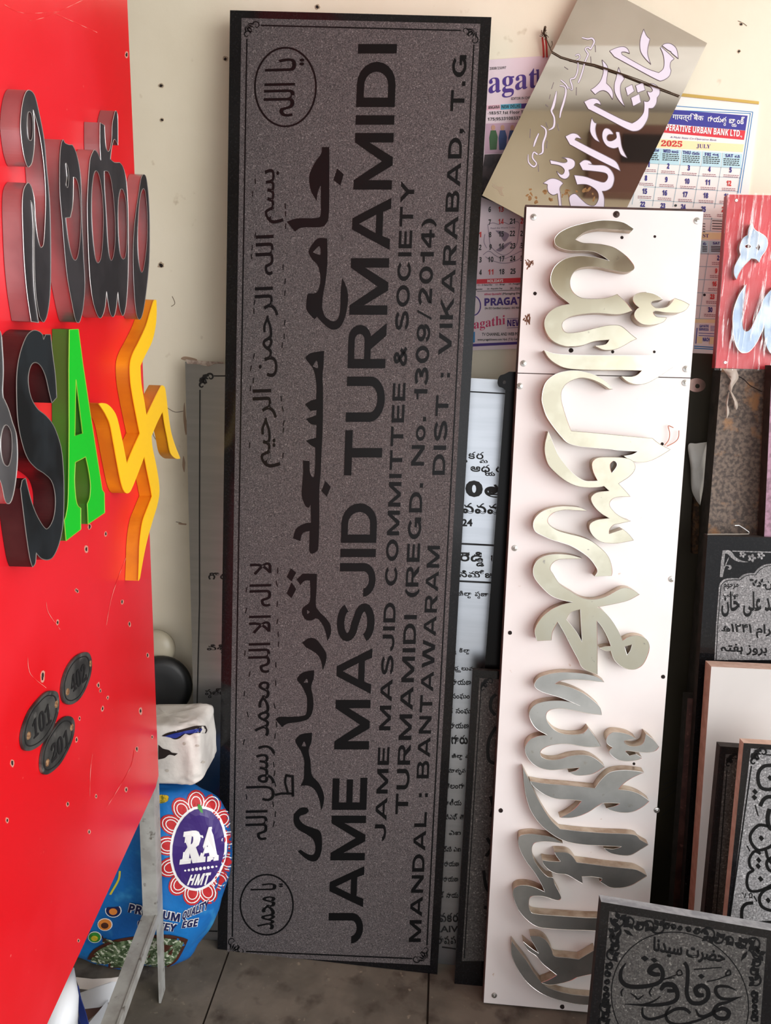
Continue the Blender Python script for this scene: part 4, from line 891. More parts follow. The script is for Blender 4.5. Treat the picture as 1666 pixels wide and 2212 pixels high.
# ------------------------------------------------------------------ calendars on the wall
CP = Pl((0, WY-0.002, 0))
t = thing('wall_calendar', CP.at(1450, 770), 'bank wall calendar for July 2025 with blue and red heading', 'calendar')
b = MB(); Q = [(1300, 187), (1640, 222), (1577, 774), (1270, 746)]; b.shape(CP, Q, hi=0.001, lo=-0.0015); b.build('sheet', PAPER, t)
b = MB(); b.shape(CP, [(1300, 183), (1640, 219), (1640, 225), (1300, 190)], hi=0.003, lo=0.0); b.build('hanging_strip', TINB, t)
ZC_ = (1000, 0, 2.5015); ZD = (1450, 420, 3.8148)
def zc(*p): return [(ZC_[0]+x/ZC_[2], ZC_[1]+y/ZC_[2]) for x, y in p]
def zd(*p): return [(ZD[0]+x/ZD[2], ZD[1]+y/ZD[2]) for x, y in p]
b = MB()
for a, c in [((1140, 572), (1568, 605)), ((1568, 605), (1500, 1045)), ((1000, 590), (1556, 613)), ((1555, 613), (1488, 1045))]:
    b.stroke(CP, zc(a, c), hi=0.0013, w=1.6)
for dy in (0, 8): b.stroke(CP, zd((190, 1250+dy*2), (372, 1262+dy*2)), hi=0.0013, w=2.2)
b.build('border_rule', CYANL, t)
def band(q, m, nm): b = MB(); b.shape(CP, q, hi=0.0014, lo=0.0005); return b.build(nm, m, t)
band(zc((1080, 588), (1540, 625), (1528, 705), (1060, 665)), BLUEB, 'heading_band')
band(zc((1050, 667), (1528, 706), (1520, 756), (1040, 712)), REDB, 'heading_band')
band(zc((1010, 748), (1520, 780), (1513, 822), (1000, 795)), CREAMC, 'month_band')
band(zd((200, 310), (440, 318), (430, 372), (200, 368)), CREAMC, 'month_band')
band(zd((150, 1025), (392, 1030), (388, 1060), (150, 1058)), CREAMC, 'month_band')
b = MB(); put_text(b, CP, zc((1132, 655), (1300, 662), (1303, 617), (1134, 608)), 'गायत्रि बैंक'.replace('त्रि', 'त्रि'), 0.012, None, hi=0.0018)
put_text(b, CP, zc((1322, 672), (1522, 690), (1524, 632), (1326, 620)), "గా|య|త/ర|_|బా/య|ం|క్", 0.018, te, hi=0.0018)
put_text(b, CP, zc((1072, 708), (1508, 746), (1512, 704), (1076, 668)), 'OPERATIVE URBAN BANK LTD.,', 0.01, 'sans', hi=0.0018)
put_text(b, CP, zc((1100, 640), (1108, 641), (1108, 636), (1100, 635)), '.', 0.03, None, hi=0.0018)
b.build('heading_text', WHITEI, t)
b = MB(); put_text(b, CP, zc((1072, 790), (1186, 795), (1188, 762), (1074, 757)), '2025', 0.02, 'serif', hi=0.0018); b.build('year_text', REDI, t)
b = MB(); put_text(b, CP, zc((1264, 802), (1338, 805), (1340, 781), (1264, 778)), 'JULY', 0.0, 'serif', hi=0.0018)
put_text(b, CP, zc((1120, 748), (1370, 765), (1370, 752), (1120, 735)), 'A Multi State Co-Operative Bank', 0.0, None, hi=0.0018, skew=0.02)
put_text(b, CP, zd((262, 355), (312, 356), (312, 325), (262, 324)), 'ST', 0.0, 'serif', hi=0.0018); b.build('month_text', PURP, t)
# weekday cells
cells = [[(1010, 800), (1070, 803), (1058, 885), (995, 880)], [(1072, 803), (1180, 810), (1170, 892), (1060, 885)], [(1184, 811), (1292, 818), (1284, 898), (1175, 892)], [(1296, 818), (1400, 825), (1395, 902), (1288, 898)], [(1404, 825), (1512, 832), (1505, 908), (1398, 902)]]
for q in cells: band(zc(*q), LBLUE, 'weekday_cell')
band(zd((185, 380), (312, 382), (305, 485), (180, 482)), LBLUE, 'weekday_cell'); band(zd((316, 382), (438, 384), (432, 488), (310, 485)), LBLUE, 'weekday_cell')
b = MB()
for s, x0, y0, x1, y1 in [('WED', 1084, 806, 1124, 824), ('THU', 1190, 814, 1232, 833), ('FRI', 1310, 824, 1342, 842), ('SAT', 1420, 831, 1462, 849)]:
    put_text(b, CP, zc((x0, y1), (x1, y1+2), (x1, y0+2), (x0, y0)), s, 0.012, 'sans', hi=0.0019)
for s, x0, y0, x1, y1 in [("బు|ధ", 1130, 810, 1166, 828), ("గు|రు", 1240, 818, 1280, 836), ("శు|క/ర", 1350, 828, 1385, 846), ("శ|ని", 1470, 836, 1498, 852), ("మం|గ|ళ", 1012, 802, 1062, 820)]:
    put_text(b, CP, zc((x0, y1), (x1, y1+2), (x1, y0+2), (x0, y0)), s, 0.03, te, hi=0.0019)
put_text(b, CP, zd((345, 412), (402, 413), (402, 392), (345, 391)), 'SAT', 0.012, 'sans', hi=0.0019)
put_text(b, CP, zd((262, 418), (290, 418), (290, 390), (262, 390)), "శు", 0.03, te, hi=0.0019)
b.build('weekday_text', NAVY, t)
b = MB()
for (x, y, wd) in [(1020, 830, 40), (1080, 832, 90), (1190, 842, 90), (1300, 848, 90), (1410, 858, 90)]:
    for r in range(4):
        x_ = x
        while x_ < x+wd-6:
            l = random.uniform(6, 16); b.stroke(CP, zc((x_, y+r*10.5+(x_-x)*.05), (min(x_+l, x+wd), y+r*10.5+(x_-x)*.05)), hi=0.0019, w=2.0); x_ += l+4
for (x, y, wd) in [(258, 428, 40), (330, 428, 95)]:
    for r in range(4): b.stroke(CP, zd((x, y+r*13), (x+wd, y+r*13+2)), hi=0.0019, w=1.5)
for (x, y, wd) in [(262, 240, 20), (340, 216, 90)]:
    for r in range(4): b.stroke(CP, zd((x, y+r*22), (x+wd, y+r*22+3)), hi=0.0019, w=1.6)
b.build('fine_print', INK, t)['kind'] = 'stuff'
b = MB()
for a, c in [((998, 882), (1505, 910)), ((985, 935), (1500, 962)), ((978, 1008), (1492, 1036)), ((955, 1080), (1425, 1104))]:
    b.stroke(CP, zc(a, c), hi=0.0012, w=1.6)
for a, c in [((1060, 886), (1025, 1115)), ((1175, 892), (1135, 1118)), ((1284, 898), (1245, 1122)), ((1396, 904), (1360, 1125)), ((1505, 910), (1482, 1050)), ((950, 882), (915, 1105))]:
    b.stroke(CP, zc(a, c), hi=0.0012, w=1.6)
for y in (488, 592, 700, 808, 915, 1022): b.stroke(CP, zd((170, y), (430-(y-488)*.06, y+6)), hi=0.0012, w=1.6)
for a, c in [((306, 488), (232, 1022)), ((430, 488), (400, 1022)), ((266, 200), (440, 206)), ((440, 195), (440, 300)), ((335, 190), (325, 300)), ((266, 300), (440, 306))]: b.stroke(CP, zd(a, c), hi=0.0012, w=1.6)
b.build('grid_line', GRID, t)
bn, br_, bt, bk_ = MB(), MB(), MB(), MB()
def num(s, x, y, z, red=False, h=30):
    wd = {1: 0.62, 2: 1.25}[len(s)]*h*0.66*1.05
    q = [(x-wd/2, y+h/2-1), (x+wd/2, y+h/2+1), (x+wd/2+2, y-h/2+1), (x-wd/2+2, y-h/2-1)]
    q = [(z[0]+a/z[2], z[1]+c/z[2]) for a, c in q]
    b = MB(); put_text(b, CP, q, s, 0.035, 'sans', hi=0.0018); b.build('date_numeral', REDI if red else NAVY, t)
    for r in range(2):
        yy = y+h*0.95+r*9*z[2]/2.5; x_ = x-h*1.2
        while x_ < x+h*1.2:
            l = random.uniform(5, 14)*z[2]/2.5
            p = [(z[0]+x_/z[2], z[1]+(yy+(x_-x)*.05)/z[2]), (z[0]+(x_+l)/z[2], z[1]+(yy+(x_+l-x)*.05)/z[2])]
            bt.stroke(CP, p, hi=0.0018, w=1.5); x_ += l+3
for s, x, y, *r in [('1', 1003, 888), ('2', 1110, 897), ('3', 1221, 907), ('4', 1333, 914), ('5', 1447, 918), ('8', 990, 962), ('9', 1100, 970), ('10', 1212, 979), ('11', 1323, 985), ('12', 1438, 990, 1), ('15', 983, 1033), ('16', 1091, 1042), ('17', 1201, 1050), ('18', 1313, 1056), ('19', 1425, 1060), ('21', 868, 1099), ('22', 972, 1103), ('23', 1081, 1112), ('24', 1191, 1118), ('25', 1300, 1130), ('26', 1412, 1132, 1)]:
    num(s, x, y, ZC_, bool(r))
for s, x, y, *r in [('2', 388, 523), ('9', 372, 630, 1), ('16', 357, 737, 1), ('23', 340, 843, 1), ('30', 323, 950)]:
    num(s, x, y, ZD, bool(r), 42)
bt.build('almanac_print', TINY, t)['kind'] = 'stuff'
b = MB()
for (x, y, r) in [(1151, 1110, 7)]: b.shape(CP, [zc((x+r*math.cos(a), y+r*math.sin(a)))[0] for a in [k*math.pi/6 for k in range(12)]], hi=0.0019, lo=0.001)
for (x, y, r) in [(276, 828, 11)]: b.shape(CP, [zd((x+r*math.cos(a), y+r*math.sin(a)))[0] for a in [k*math.pi/6 for k in range(12)]], hi=0.0019, lo=0.001)
b.build('moon_symbol', INK, t)
b = MB()
put_text(b, CP, zd((235, 1095), (312, 1096), (312, 1074), (235, 1073)), 'GAYATRI', 0.02, 'sans', hi=0.0018); put_text(b, CP, zd((230, 1122), (310, 1124), (310, 1102), (230, 1100)), 'SERVICES', 0.02, 'sans', hi=0.0018)
put_text(b, CP, zd((262, 1210), (318, 1212), (318, 1180), (262, 1178)), 'NACH', 0.03, 'sans', hi=0.0018)
b.stroke(CP, zd((215, 1100), (205, 1230)), hi=0.0018, w=2)
for y in (1142, 1162): b.stroke(CP, zd((228, y), (362, y+6)), hi=0.0018, w=1.3)
for k in range(4): b.stroke(CP, zd((325, 1085+k*12), (375, 1087+k*12)), hi=0.0018, w=1)
b.build('service_text', BLUEB, t)
band(zd((212, 1170), (258, 1172), (256, 1228), (208, 1226)), CREAMC, 'picture_box'); band(zd((318, 1175), (366, 1177), (364, 1236), (316, 1234)), CREAMC, 'picture_box')

# news calendar, left
t = thing('wall_calendar', CP.at(1090, 752), 'pinkish news calendar on the wall between granite sign and mirror plate', 'calendar')
b = MB(); b.shape(CP, [(1030, 131), (1200, 119), (1165, 752), (1010, 757)], hi=0.001, lo=-0.0015); b.build('sheet', PAPERP, t)
ZE = (1000, 400, 4.917)
def ze(*p): return [(ZE[0]+x/ZE[2], ZE[1]+y/ZE[2]) for x, y in p]
b = MB(); put_text(b, CP, zc((140, 540), (400, 505), (402, 368), (140, 395)), 'agat', 0.0, 'serif', hi=0.0016); put_text(b, CP, zc((395, 495), (440, 490), (440, 372), (395, 376)), 'h', 0.0, 'serif', hi=0.0016)
b.build('title_text', PURP, t)
b = MB(); put_text(b, CP, zc((145, 378), (235, 372), (235, 358), (145, 363)), '2008/25097', 0.0, None, hi=0.0016); put_text(b, CP, zc((262, 540), (375, 534), (375, 520), (262, 526)), 'EDITOR IN CHIEF', 0.01, None, hi=0.0016)
put_text(b, CP, zc((138, 590), (200, 586), (200, 568), (138, 572)), 'ANGANA', 0.0, 'sans', hi=0.0018); put_text(b, CP, zc((210, 586), (310, 581), (310, 563), (210, 568)), 'NEW DELHI', 0.0, 'sans', hi=0.0022); b.build('address_text', INK, t); b = MB()
put_text(b, CP, zc((135, 622), (345, 615), (345, 595), (135, 602)), '-183/57,1st Floor Tw', 0.0, 'sans', hi=0.0016); put_text(b, CP, zc((135, 658), (312, 650), (312, 628), (135, 636)), '175|9533108333', 0.0, 'sans', hi=0.0016)
b.build('address_text', INK, t)
def bandp(q, m, nm, hi=0.0014): b = MB(); b.shape(CP, q, hi=hi, lo=0.0005); return b.build(nm, m, t)
bandp(zc((206, 565), (316, 558), (316, 585), (206, 592)), mat('cyan_band', (80, 170, 200), 0.6), 'address_band', 0.0018); bandp(zc((130, 570), (204, 565), (204, 592), (130, 596)), mat('pink_band', (230, 180, 196), 0.6), 'address_band')
bandp(zc((316, 560), (400, 555), (400, 582), (316, 586)), PURP, 'address_band')
bandp(zc((125, 668), (340, 660), (320, 825), (118, 832)), mat('mauve_photo', (196, 160, 180), 0.6), 'photo_panel')
bandp(zc((118, 835), (300, 828), (180, 1040), (90, 1050)), FRAMEP, 'photo_panel'); bandp(zc((100, 1040), (240, 1080), (330, 1160), (90, 1060)), FRAMEP, 'photo_panel')
bp_ = MB(); bh = MB(); bg = MB()
for x, cm in [(165, bg), (215, bp_), (268, bp_)]:
    bh.shape(CP, zc(*[(x+11*math.cos(k*.63), 690+15*math.sin(k*.63)) for k in range(10)]), hi=0.002, lo=0.001)
    cm.shape(CP, zc((x-14, 705), (x+14, 704), (x+24, 740), (x+18, 808), (x-18, 810), (x-22, 745)), hi=0.0018, lo=0.001)
bp_.build('printed_figure', BLUEP, t); bh.build('printed_face', SKIN, t); bg.build('printed_figure', GREENP, t)
bk1, rd1 = MB(), MB()
for s, x, y, r in [('6', 285, 258, 0), ('13', 405, 255, 1), ('7', 285, 392, 0), ('14', 405, 386, 1), ('21', 526, 382, 0), ('28', 640, 380, 1), ('1', 183, 525, 1), ('8', 290, 525, 0), ('15', 408, 518, 0), ('22', 526, 512, 0), ('29', 638, 512, 0), ('2', 184, 660, 0), ('9', 293, 655, 0), ('16', 410, 648, 0), ('23', 530, 644, 0), ('30', 640, 640, 0), ('3', 187, 792, 0), ('10', 296, 788, 0), ('17', 413, 782, 0), ('24', 530, 778, 0), ('31', 640, 775, 0), ('4', 188, 925, 0), ('11', 296, 922, 1), ('18', 414, 918, 0), ('25', 532, 914, 0)]:
    wd = 26 if len(s) == 1 else 56
    b = MB(); put_text(b, CP, ze((x-wd/2, y+30), (x+wd/2, y+28), (x+wd/2+2, y-30), (x-wd/2+2, y-28)), s, 0.012, 'sans', hi=0.002); b.build('date_numeral', REDI if r else INK, t)
bandp(ze((150, 1000), (640, 982), (636, 1034), (146, 1048)), REDB, 'holiday_band')
b = MB(); put_text(b, CP, ze((262, 1034), (428, 1029), (428, 998), (262, 1003)), 'HOLIDAYS', 0.0, 'sans', hi=0.0018); b.build('holiday_text', WHITEI, t)
b = MB()
for s, x0, y0, x1, y1 in [('11 - 2 Saturday', 160, 1052, 315, 1076), ('13 - Bhogi', 350, 1048, 445, 1070), ('14 - Pongal/San', 490, 1042, 640, 1064), ('Birthday', 140, 1100, 210, 1120), ('26 - Republic Day', 258, 1092, 422, 1114), ('28 - Shab-e-', 500, 1086, 640, 1106), ('(Managing Dire', 420, 1142, 628, 1170), ('(An ISO Certified Company : ISO 9001', 234, 1296, 605, 1325), ('TV CHANNEL AND WEB PO', 204, 1568, 596, 1602), ('www.pragathinews.com Hyd. (T.S) Cell:', 155, 1628, 590, 1660)]:
    put_text(b, CP, ze((x0, y1), (x1, y1-6), (x1, y0-6), (x0, y0)), s, 0.02, None, hi=0.0016)
b.stroke(CP, ze((150, 1128), (636, 1112)), hi=0.0016, w=1)
b.build('small_text', INK, t)['kind'] = 'stuff'
b = MB(); put_text(b, CP, ze((228, 1174), (410, 1168), (410, 1142), (228, 1148)), 'Afroz Qureshi', 0.02, 'sans', hi=0.0016)
put_text(b, CP, ze((118, 1555), (450, 1505), (450, 1378), (118, 1430)), 'agathi', 0.0, 'serif', hi=0.0016); b.build('magenta_text', PINKI, t)
b = MB(); put_text(b, CP, ze((230, 1284), (640, 1266), (640, 1184), (230, 1200)), 'PRAGAT', 0.02, 'sans', hi=0.0016); put_text(b, CP, ze((472, 1500), (625, 1496), (625, 1424), (472, 1430)), 'NEW', 0.02, 'sans', hi=0.0016)
ring(b, CP, *ze((110, 1280))[0], 16, 21, 2.5, hi=0.0016, n=24); b.stroke(CP, ze((470, 1418), (630, 1410)), hi=0.0016, w=1); b.stroke(CP, ze((470, 1516), (625, 1510)), hi=0.0016, w=1); b.build('purple_text', PURP, t)
bandp(ze((100, 1685), (590, 1662), (588, 1690), (100, 1714)), PURP, 'footer_band'); bandp(ze((100, 1560), (130, 1556), (128, 1670), (98, 1674)), CYANL, 'footer_picture')
b = MB()
ES = 1
for q in ["265,420 320,400 380,415 435,395 490,415 550,390 600,405 590,520 575,620 520,700 440,745 360,710 295,640 280,540 265,420", "215,740 280,700 350,750 440,780 540,740 620,700 655,720", "240,760 310,800 440,830 570,800 640,750", "235,520 225,600 255,670", "620,520 630,600 600,670"]:
    b.stroke(CP, [ze((p[0], p[1]))[0] for p in crv(q, closed=False)], hi=0.0013, w=1.4)
b.shape(CP, ze(*[p for p in crv("345,480! 430,490 490,520 480,560 440,600 400,540")]), hi=0.0013, lo=0.0008); b.shape(CP, ze(*[p for p in crv("350,690! 460,620 520,600 470,650 400,705")]), hi=0.0013, lo=0.0008)
put_text(b, CP, ze((296, 472), (560, 462), (560, 440), (296, 448)), 'Read the World Today', 0.01, None, hi=0.0013); b.build('crest', GREYI, t)
# nail with threads
t = thing('thread_loop', CP.at(1190, 120), 'nail with frayed red thread loop hanging above the mirror plate', 'thread')
b = MB(); c = CP.at(1175, 72); b.tube([c, c+V(0, -0.018, 0.004)], 0.0022, 8); b.build('nail', WIRE, t)
b = MB()
for dx in (0, 7): b.tube([CP.at(1172+dx, 80, 0.008), CP.at(1174+dx, 100, 0.006), CP.at(1175+dx, 124, 0.004)], 0.0016, 6)
b.build('red_thread', REDTH, t)
b = MB()
for k in range(16):
    a = random.uniform(0, 6.28); r = random.uniform(5, 12); P = [CP.at(1175, 73, 0.014)]+[CP.at(1175+math.cos(a+j*.5)*r*(j+1)/2, 75+math.sin(a+j*.5)*r*(j+1)/2, 0.010+random.uniform(-.005, .008)) for j in range(2)]
    b.tube(P, 0.0006, 4)
b.build('frayed_knot', WIRE, t)

# ------------------------------------------------------------------ mirror plate hung at an angle
MP = Pl((0.3, 1.528, 1.2), 2.6, 0)
mq = [(1042, 422), (1270, -45.6), (1528, 93), (1300, 561)]
b = MB(); b.shape(MP, mq, hi=0.0, lo=-0.003, mi=0, ms=1)
t = thing('mirror_plate', MP.at(1300, 540, -0.001), 'tilted gold mirror sheet with white Arabic calligraphy wired to the wall', 'plaque')
b.build('mirror_sheet', [MIRR, MIRE], t)
ZM = (1140, 0, 4.165)
b = MB(); bo_ = MB()
for o in ["1045,262! 1070,320 1102,352! 1085,420 1080,480 1095,540 1110,580! 1060,530 1020,470 1010,400 1020,330",
 "738,458! 800,430 860,420 900,440 918,482! 880,468 845,470 850,492! 950,550 1080,620 1180,655! 1220,620 1230,560 1220,490 1195,430! 1200,420! 1285,495! 1320,530! 1290,555 1282,600 1290,640 1270,690 1210,725 1160,715 1000,630 780,510!", "1210,410! 1240,392 1290,395 1340,440 1357,528! 1300,480 1290,465 1262,450!",
 "670,538! 715,590 722,640 715,700 710,750! 750,790 770,840 765,895! 730,840 690,815 650,820 608,850! 568,808! 610,780 655,730 680,660 680,600",
 "820,605! 840,660 872,708! 840,760 835,820 850,890 875,960! 820,900 785,830 782,760 800,690",
 "880,790! 940,760! 960,820! 900,862!", "972,770! 1040,742! 1058,810! 990,835!", "930,880! 1005,845! 1020,920! 950,955!",
 "508,915! 570,888 620,890 650,915 660,945! 620,930 595,945! 700,1000 850,1075 940,1110! 990,1080 1040,1020 1050,950 1045,910! 1080,915 1100,890 1085,850 1075,822! 1105,830 1125,815 1110,785 1073,757! 1130,755 1180,790 1190,840 1165,880! 1158,930 1130,970 1090,975! 1085,1050 1060,1110 1020,1160 970,1180 900,1165 700,1060 545,980!",
 "578,1060! 600,1100 620,1108! 610,1160 620,1220 648,1280! 600,1250 565,1190 565,1120",
 "700,1155 740,1165 770,1205 730,1210 712,1235 722,1265 760,1268 800,1240 795,1190 825,1190! 835,1240 850,1330 895,1422! 840,1390 815,1325! 770,1335 710,1310 675,1250 675,1190",
 "340,1228! 400,1200 450,1210 485,1250! 440,1240 425,1258! 560,1330 720,1410 800,1460 835,1540! 780,1510 600,1420 380,1300!",
 "200,1440! 250,1450 320,1465 355,1455 345,1430 308,1418! 370,1420 420,1445 425,1490 400,1520 370,1530! 378,1570 360,1600 330,1610 290,1590 260,1540! 300,1570 325,1560 330,1525 290,1490 210,1475!",
 "465,1470! 510,1440 560,1450 582,1480! 545,1475! 600,1485 690,1490 750,1530 780,1600 760,1680 710,1715 670,1720! 690,1790 685,1900! 400,1900! 375,1800 385,1760 430,1745 480,1790 540,1840 600,1850 635,1800 635,1740 600,1695 530,1660 445,1660! 418,1575! 520,1590 620,1625 690,1640 722,1600 708,1562 640,1545 495,1530!",
 "140,1648! 200,1610 250,1608 300,1630 320,1650! 290,1690 295,1750 312,1900! 287,1900! 270,1740! 230,1755 190,1730 178,1690 180,1660!"]:
    L = crv(o, ZM); b.shape(MP, L, hi=0.0007, lo=0.0); P = [MP.at(x, y, 0.0004) for x, y in L]; bo_.tube(P+[P[0]], 0.0007, 4, cap=False)
b.build('calligraphy', STICK, t); bo_.build('letter_outline', mat('grey_letter_outline', (110, 98, 105), 0.6), t)
b = MB(); b2 = MB()
for q in ["490,338,12 540,350,16 580,345,18 600,375,18 580,420,14 565,440,18 545,425,14 520,440,14 535,470,14 545,490,16 515,560,14 500,620,16 475,700,18 455,745,14", "455,560,10 450,640,14 425,700,16 385,715,14 400,770,16 400,810,8 365,780,6", "300,720,14 345,760,16 365,800,12", "290,770,10 335,780,14 345,830,20 325,920,24 300,1000,20 290,1060,10", "260,820,8 250,880,24 230,960,30 215,1000,20 240,1060,18 235,1140,22 190,1170,8", "120,1130,8 160,1160,16 165,1210,20 140,1290,22 135,1370,20 100,1390,6", "100,1200,10 70,1270,22 55,1320,10", "90,1390,16 55,1370,14 45,1420,16 80,1470,14 55,1500,18 10,1460,14 5,1390,6", "430,500,10 460,490,14 470,520,10 435,545,12"]:
    L = crv(q, None, 4, closed=False); L = [(1140+p[0]/4.165, p[1]/4.165, p[2]/4.165*0.72) for p in L]
    b2.stroke(MP, [(p[0], p[1], p[2]+1.8) for p in L], hi=0.0004); b.stroke(MP, L, hi=0.0008)
for q in ["608,405 612,468", "568,508 572,570", "440,785 438,858", "330,600 365,625", "160,940 185,960", "25,1160 20,1240", "268,1110 280,1175", "165,1100 180,1150", "175,1265 172,1335", "95,1480 100,1545", "235,740 215,800", "205,850 195,890"]:
    b2.stroke(MP, crv(q, ZM, closed=False), hi=0.0004, w=1.6)
b2.build('small_calligraphy_outline', mat('grey_script_outline', (118, 106, 110), 0.6), t); b.build('small_calligraphy', STICK, t)
b = MB()
P = [CP.at(1178, 78, 0.012), CP.at(1185, 95, 0.03)]+[MP.at(1140+x/4.165, y/4.165, 0.003) for x, y in [(215, 460), (300, 510), (450, 555), (600, 585), (730, 630), (850, 670), (1000, 730), (1200, 800), (1368, 862)]]
b.tube(P, 0.0010, 6); P = [MP.at(1140+x/4.165, y/4.165, 0.004) for x, y in [(380, 535), (600, 578), (700, 610), (1000, 715), (1150, 775), (1290, 830)]]; b.tube(P, 0.0007, 5)
P = [MP.at(1140+x/4.165, y/4.165, 0.004) for x, y in [(215, 460), (205, 435), (225, 400), (218, 370)]]; b.tube(P, 0.0008, 5); b.build('hanging_wire', WIRE, t)
b = MB(); b.lathe(CP.at(1456, 218, 0.012), V(0, -1, 0), [(0.003, -0.012), (0.003, 0.0), (0.006, 0.001), (0.005, 0.004)], 12); b.build('nail', WIRE, t)
b = MB(); b.shape(MP, crv("1063,395! 1075,402 1088,404 1085,412 1089,424! 1080,420 1076,411 1064,403"), hi=0.0004, lo=0); b.build('worn_patch', mat('lost_silvering', (170, 152, 128), 0.8), t)
b = MB()
for k in range(26):
    x = random.uniform(1130, 1290); y = random.uniform(405, 440); b.shape(MP, blob(x, y, random.uniform(2, 7), random.uniform(1.5, 5), 8, 0.4, random.uniform(0, 3)), hi=0.0003, lo=0)
b.build('glue_stain', mat('brown_glue_stain', (150, 112, 66), 0.7), t)

# ------------------------------------------------------------------ stones at the right
def stone(name, label, cat, foot_y, lean, yaw, TL, TR, BR, BL, th, front, side, mats=None):
    x = 0.5; pl = Pl((x, foot_y, 0), lean, yaw); b, A = slab_mesh(pl, TL, TR, BR, BL, th, front, side)
    t = thing(name, base_of(A), label, cat); b.build('slab', [front, side], t); return t, pl, A
t, RGP, A = stone('granite_slab', 'rough unpolished brown granite slab below the film-wrapped red sign', 'stone slab', 1.43, 2.0, 0, (1559, 789), (1655, 791), (1647, 1160), (1528, 1165), 0.045, ROUGHG, DKSIDE)
b = MB(); b.stroke(RGP, crv("1596,813 1608,820 1620,832 1638,842 1646,846", closed=False), hi=0.0005, w=1.8); b.build('crack', HOLE, t)
stone('granite_slab', 'speckled pink granite slab at the right edge beside rough brown one', 'stone slab', 1.39, 2.0, 0, (1668, 789), (1760, 793), (1740, 1170), (1651, 1165), 0.03, PINKG, DKSIDE)
t, GSP, A = stone('gravestone', 'dark polished gravestone engraved with flowers and Urdu text', 'gravestone', 1.365, 3.0, 0, (1529, 1157), (1760, 1165), (1730, 1560), (1502, 1560), 0.02, GRAN, DKSIDE)
ZG = (1450, 980, 3.8148)
b = MB(); b.shape(GSP, crv("357,1700! 372,1400! 395,1100! 405,1065 440,1035 500,1025 558,1028! 590,1000 640,985 685,985! 720,945 770,915 850,905! 1010,905! 1010,1700!", ZG), hi=0.0004, lo=0); b.build('etched_field', ETCHL, t)
b = MB(); L = [(p[0]+2.5, p[1]+2.5) for p in crv("362,1700! 377,1400! 400,1100! 410,1068 445,1040 505,1030 560,1033! 592,1005 642,990 688,990! 722,950 772,920 850,910!", ZG, closed=False)]
b.stroke(GSP, L, hi=0.0006, w=1.5)
put_text(b, GSP, zq(ZG, (415, 1345), (990, 1345), (990, 1135), (415, 1135)), 'محمد علی خان', 0.03, 'ar', hi=0.0006)
put_text(b, GSP, zq(ZG, (412, 1500), (960, 1535), (960, 1410), (412, 1395)), 'محرام ۱۴۲۱ھ', 0.03, 'ar', hi=0.0006)
put_text(b, GSP, zq(ZG, (410, 1650), (960, 1680), (960, 1575), (410, 1555)), '۰۲ء بروز ہفتہ', 0.03, 'ar', hi=0.0006)
put_text(b, GSP, zq(ZG, (435, 1130), (555, 1130), (555, 1070), (435, 1070)), 'مرحوم', 0.02, 'ar', hi=0.0006); put_text(b, GSP, zq(ZG, (430, 1190), (555, 1190), (555, 1135), (430, 1135)), 'صاحب', 0.02, 'ar', hi=0.0006)
put_text(b, GSP, zq(ZG, (775, 1125), (860, 1125), (860, 1050), (775, 1050)), 'بن', 0.02, 'ar', hi=0.0006)
for k in range(7):
    x, y = 660+18*k % 110+random.uniform(0, 12), 1040+((k*37) % 60); b.shape(GSP, [(ZG[0]+p[0]/ZG[2], ZG[1]+p[1]/ZG[2]) for p in blob(x, y, 18, 9, 9, 0.2, k)], hi=0.0006+k*2e-5, lo=0)
b.build('inscription', LETB, t)
b = MB()
b.shape(GSP, crv("425,798! 470,795 500,810 530,850 580,880 640,892! 600,895 540,885 500,860 470,830 445,822! 438,930 465,870 480,850! 470,880 455,915 490,920 500,940 485,955 465,950! 480,940 470,928 445,935 425,1018! 402,1016! 412,900", ZG), hi=0.0004, lo=0)
for (x, y, r) in [(590, 830, 30), (665, 860, 36), (740, 840, 34)]:
    for k in range(5): 
        a = k*1.257; b.shape(GSP, [(ZG[0]+p[0]/ZG[2], ZG[1]+p[1]/ZG[2]) for p in blob(x+math.cos(a)*r*.6, y+math.sin(a)*r*.55, r*.42, r*.3, 10, 0.05, a)], hi=0.0004+k*2e-5, lo=0)
b.stroke(GSP, crv("505,803! 1010,818!", ZG, closed=False), hi=0.0005, w=2.5)
b.build('flower_border', ETCHL, t)
b = MB(); P = [GSP.at(ZG[0]+x/ZG[2], ZG[1]+y/ZG[2], o) for x, y, o in [(300, 665, .004), (450, 664, .004), (560, 664, .004), (640, 662, .006), (642, 645, .006), (600, 615, .004), (560, 590, .002), (525, 592, .002)]]; b.tube(P, 0.0011, 6); tag(b.build('bent_wire', SCREW), 'bent hooked wire lying on top of the dark gravestone', 'wire')
t, MPl, A = stone('marble_slab', 'plain pale grey marble slab with sawn beige edge', 'stone slab', 1.30, 4.0, 0, (1537, 1440), (1780, 1452), (1740, 1985), (1498, 1985), 0.032, MARB, BEIGE)
t, D1, A = stone('granite_stone', 'half hidden dark granite stone with scroll corner leaning on marble slab', 'stone', 1.225, 4.0, 0, (1556, 1612), (1640, 1618), (1600, 1990), (1520, 1985), 0.018, GRAN, DKSIDE)
ZR = (1400, 1400, 3.688)
b = MB(); b.shape(D1, zq(ZR, (620, 845), (760, 850), (660, 2190), (505, 2180)), hi=0.0004, lo=0); b.build('etched_field', ETCHD, t)
b = MB(); scroll(b, D1, *zq(ZR, (628, 855))[0], 26, 0, w=3.5); b.stroke(D1, zq(ZR, (630, 970), (540, 2180)), w=2.4); b.build('inscription', LETB, t)
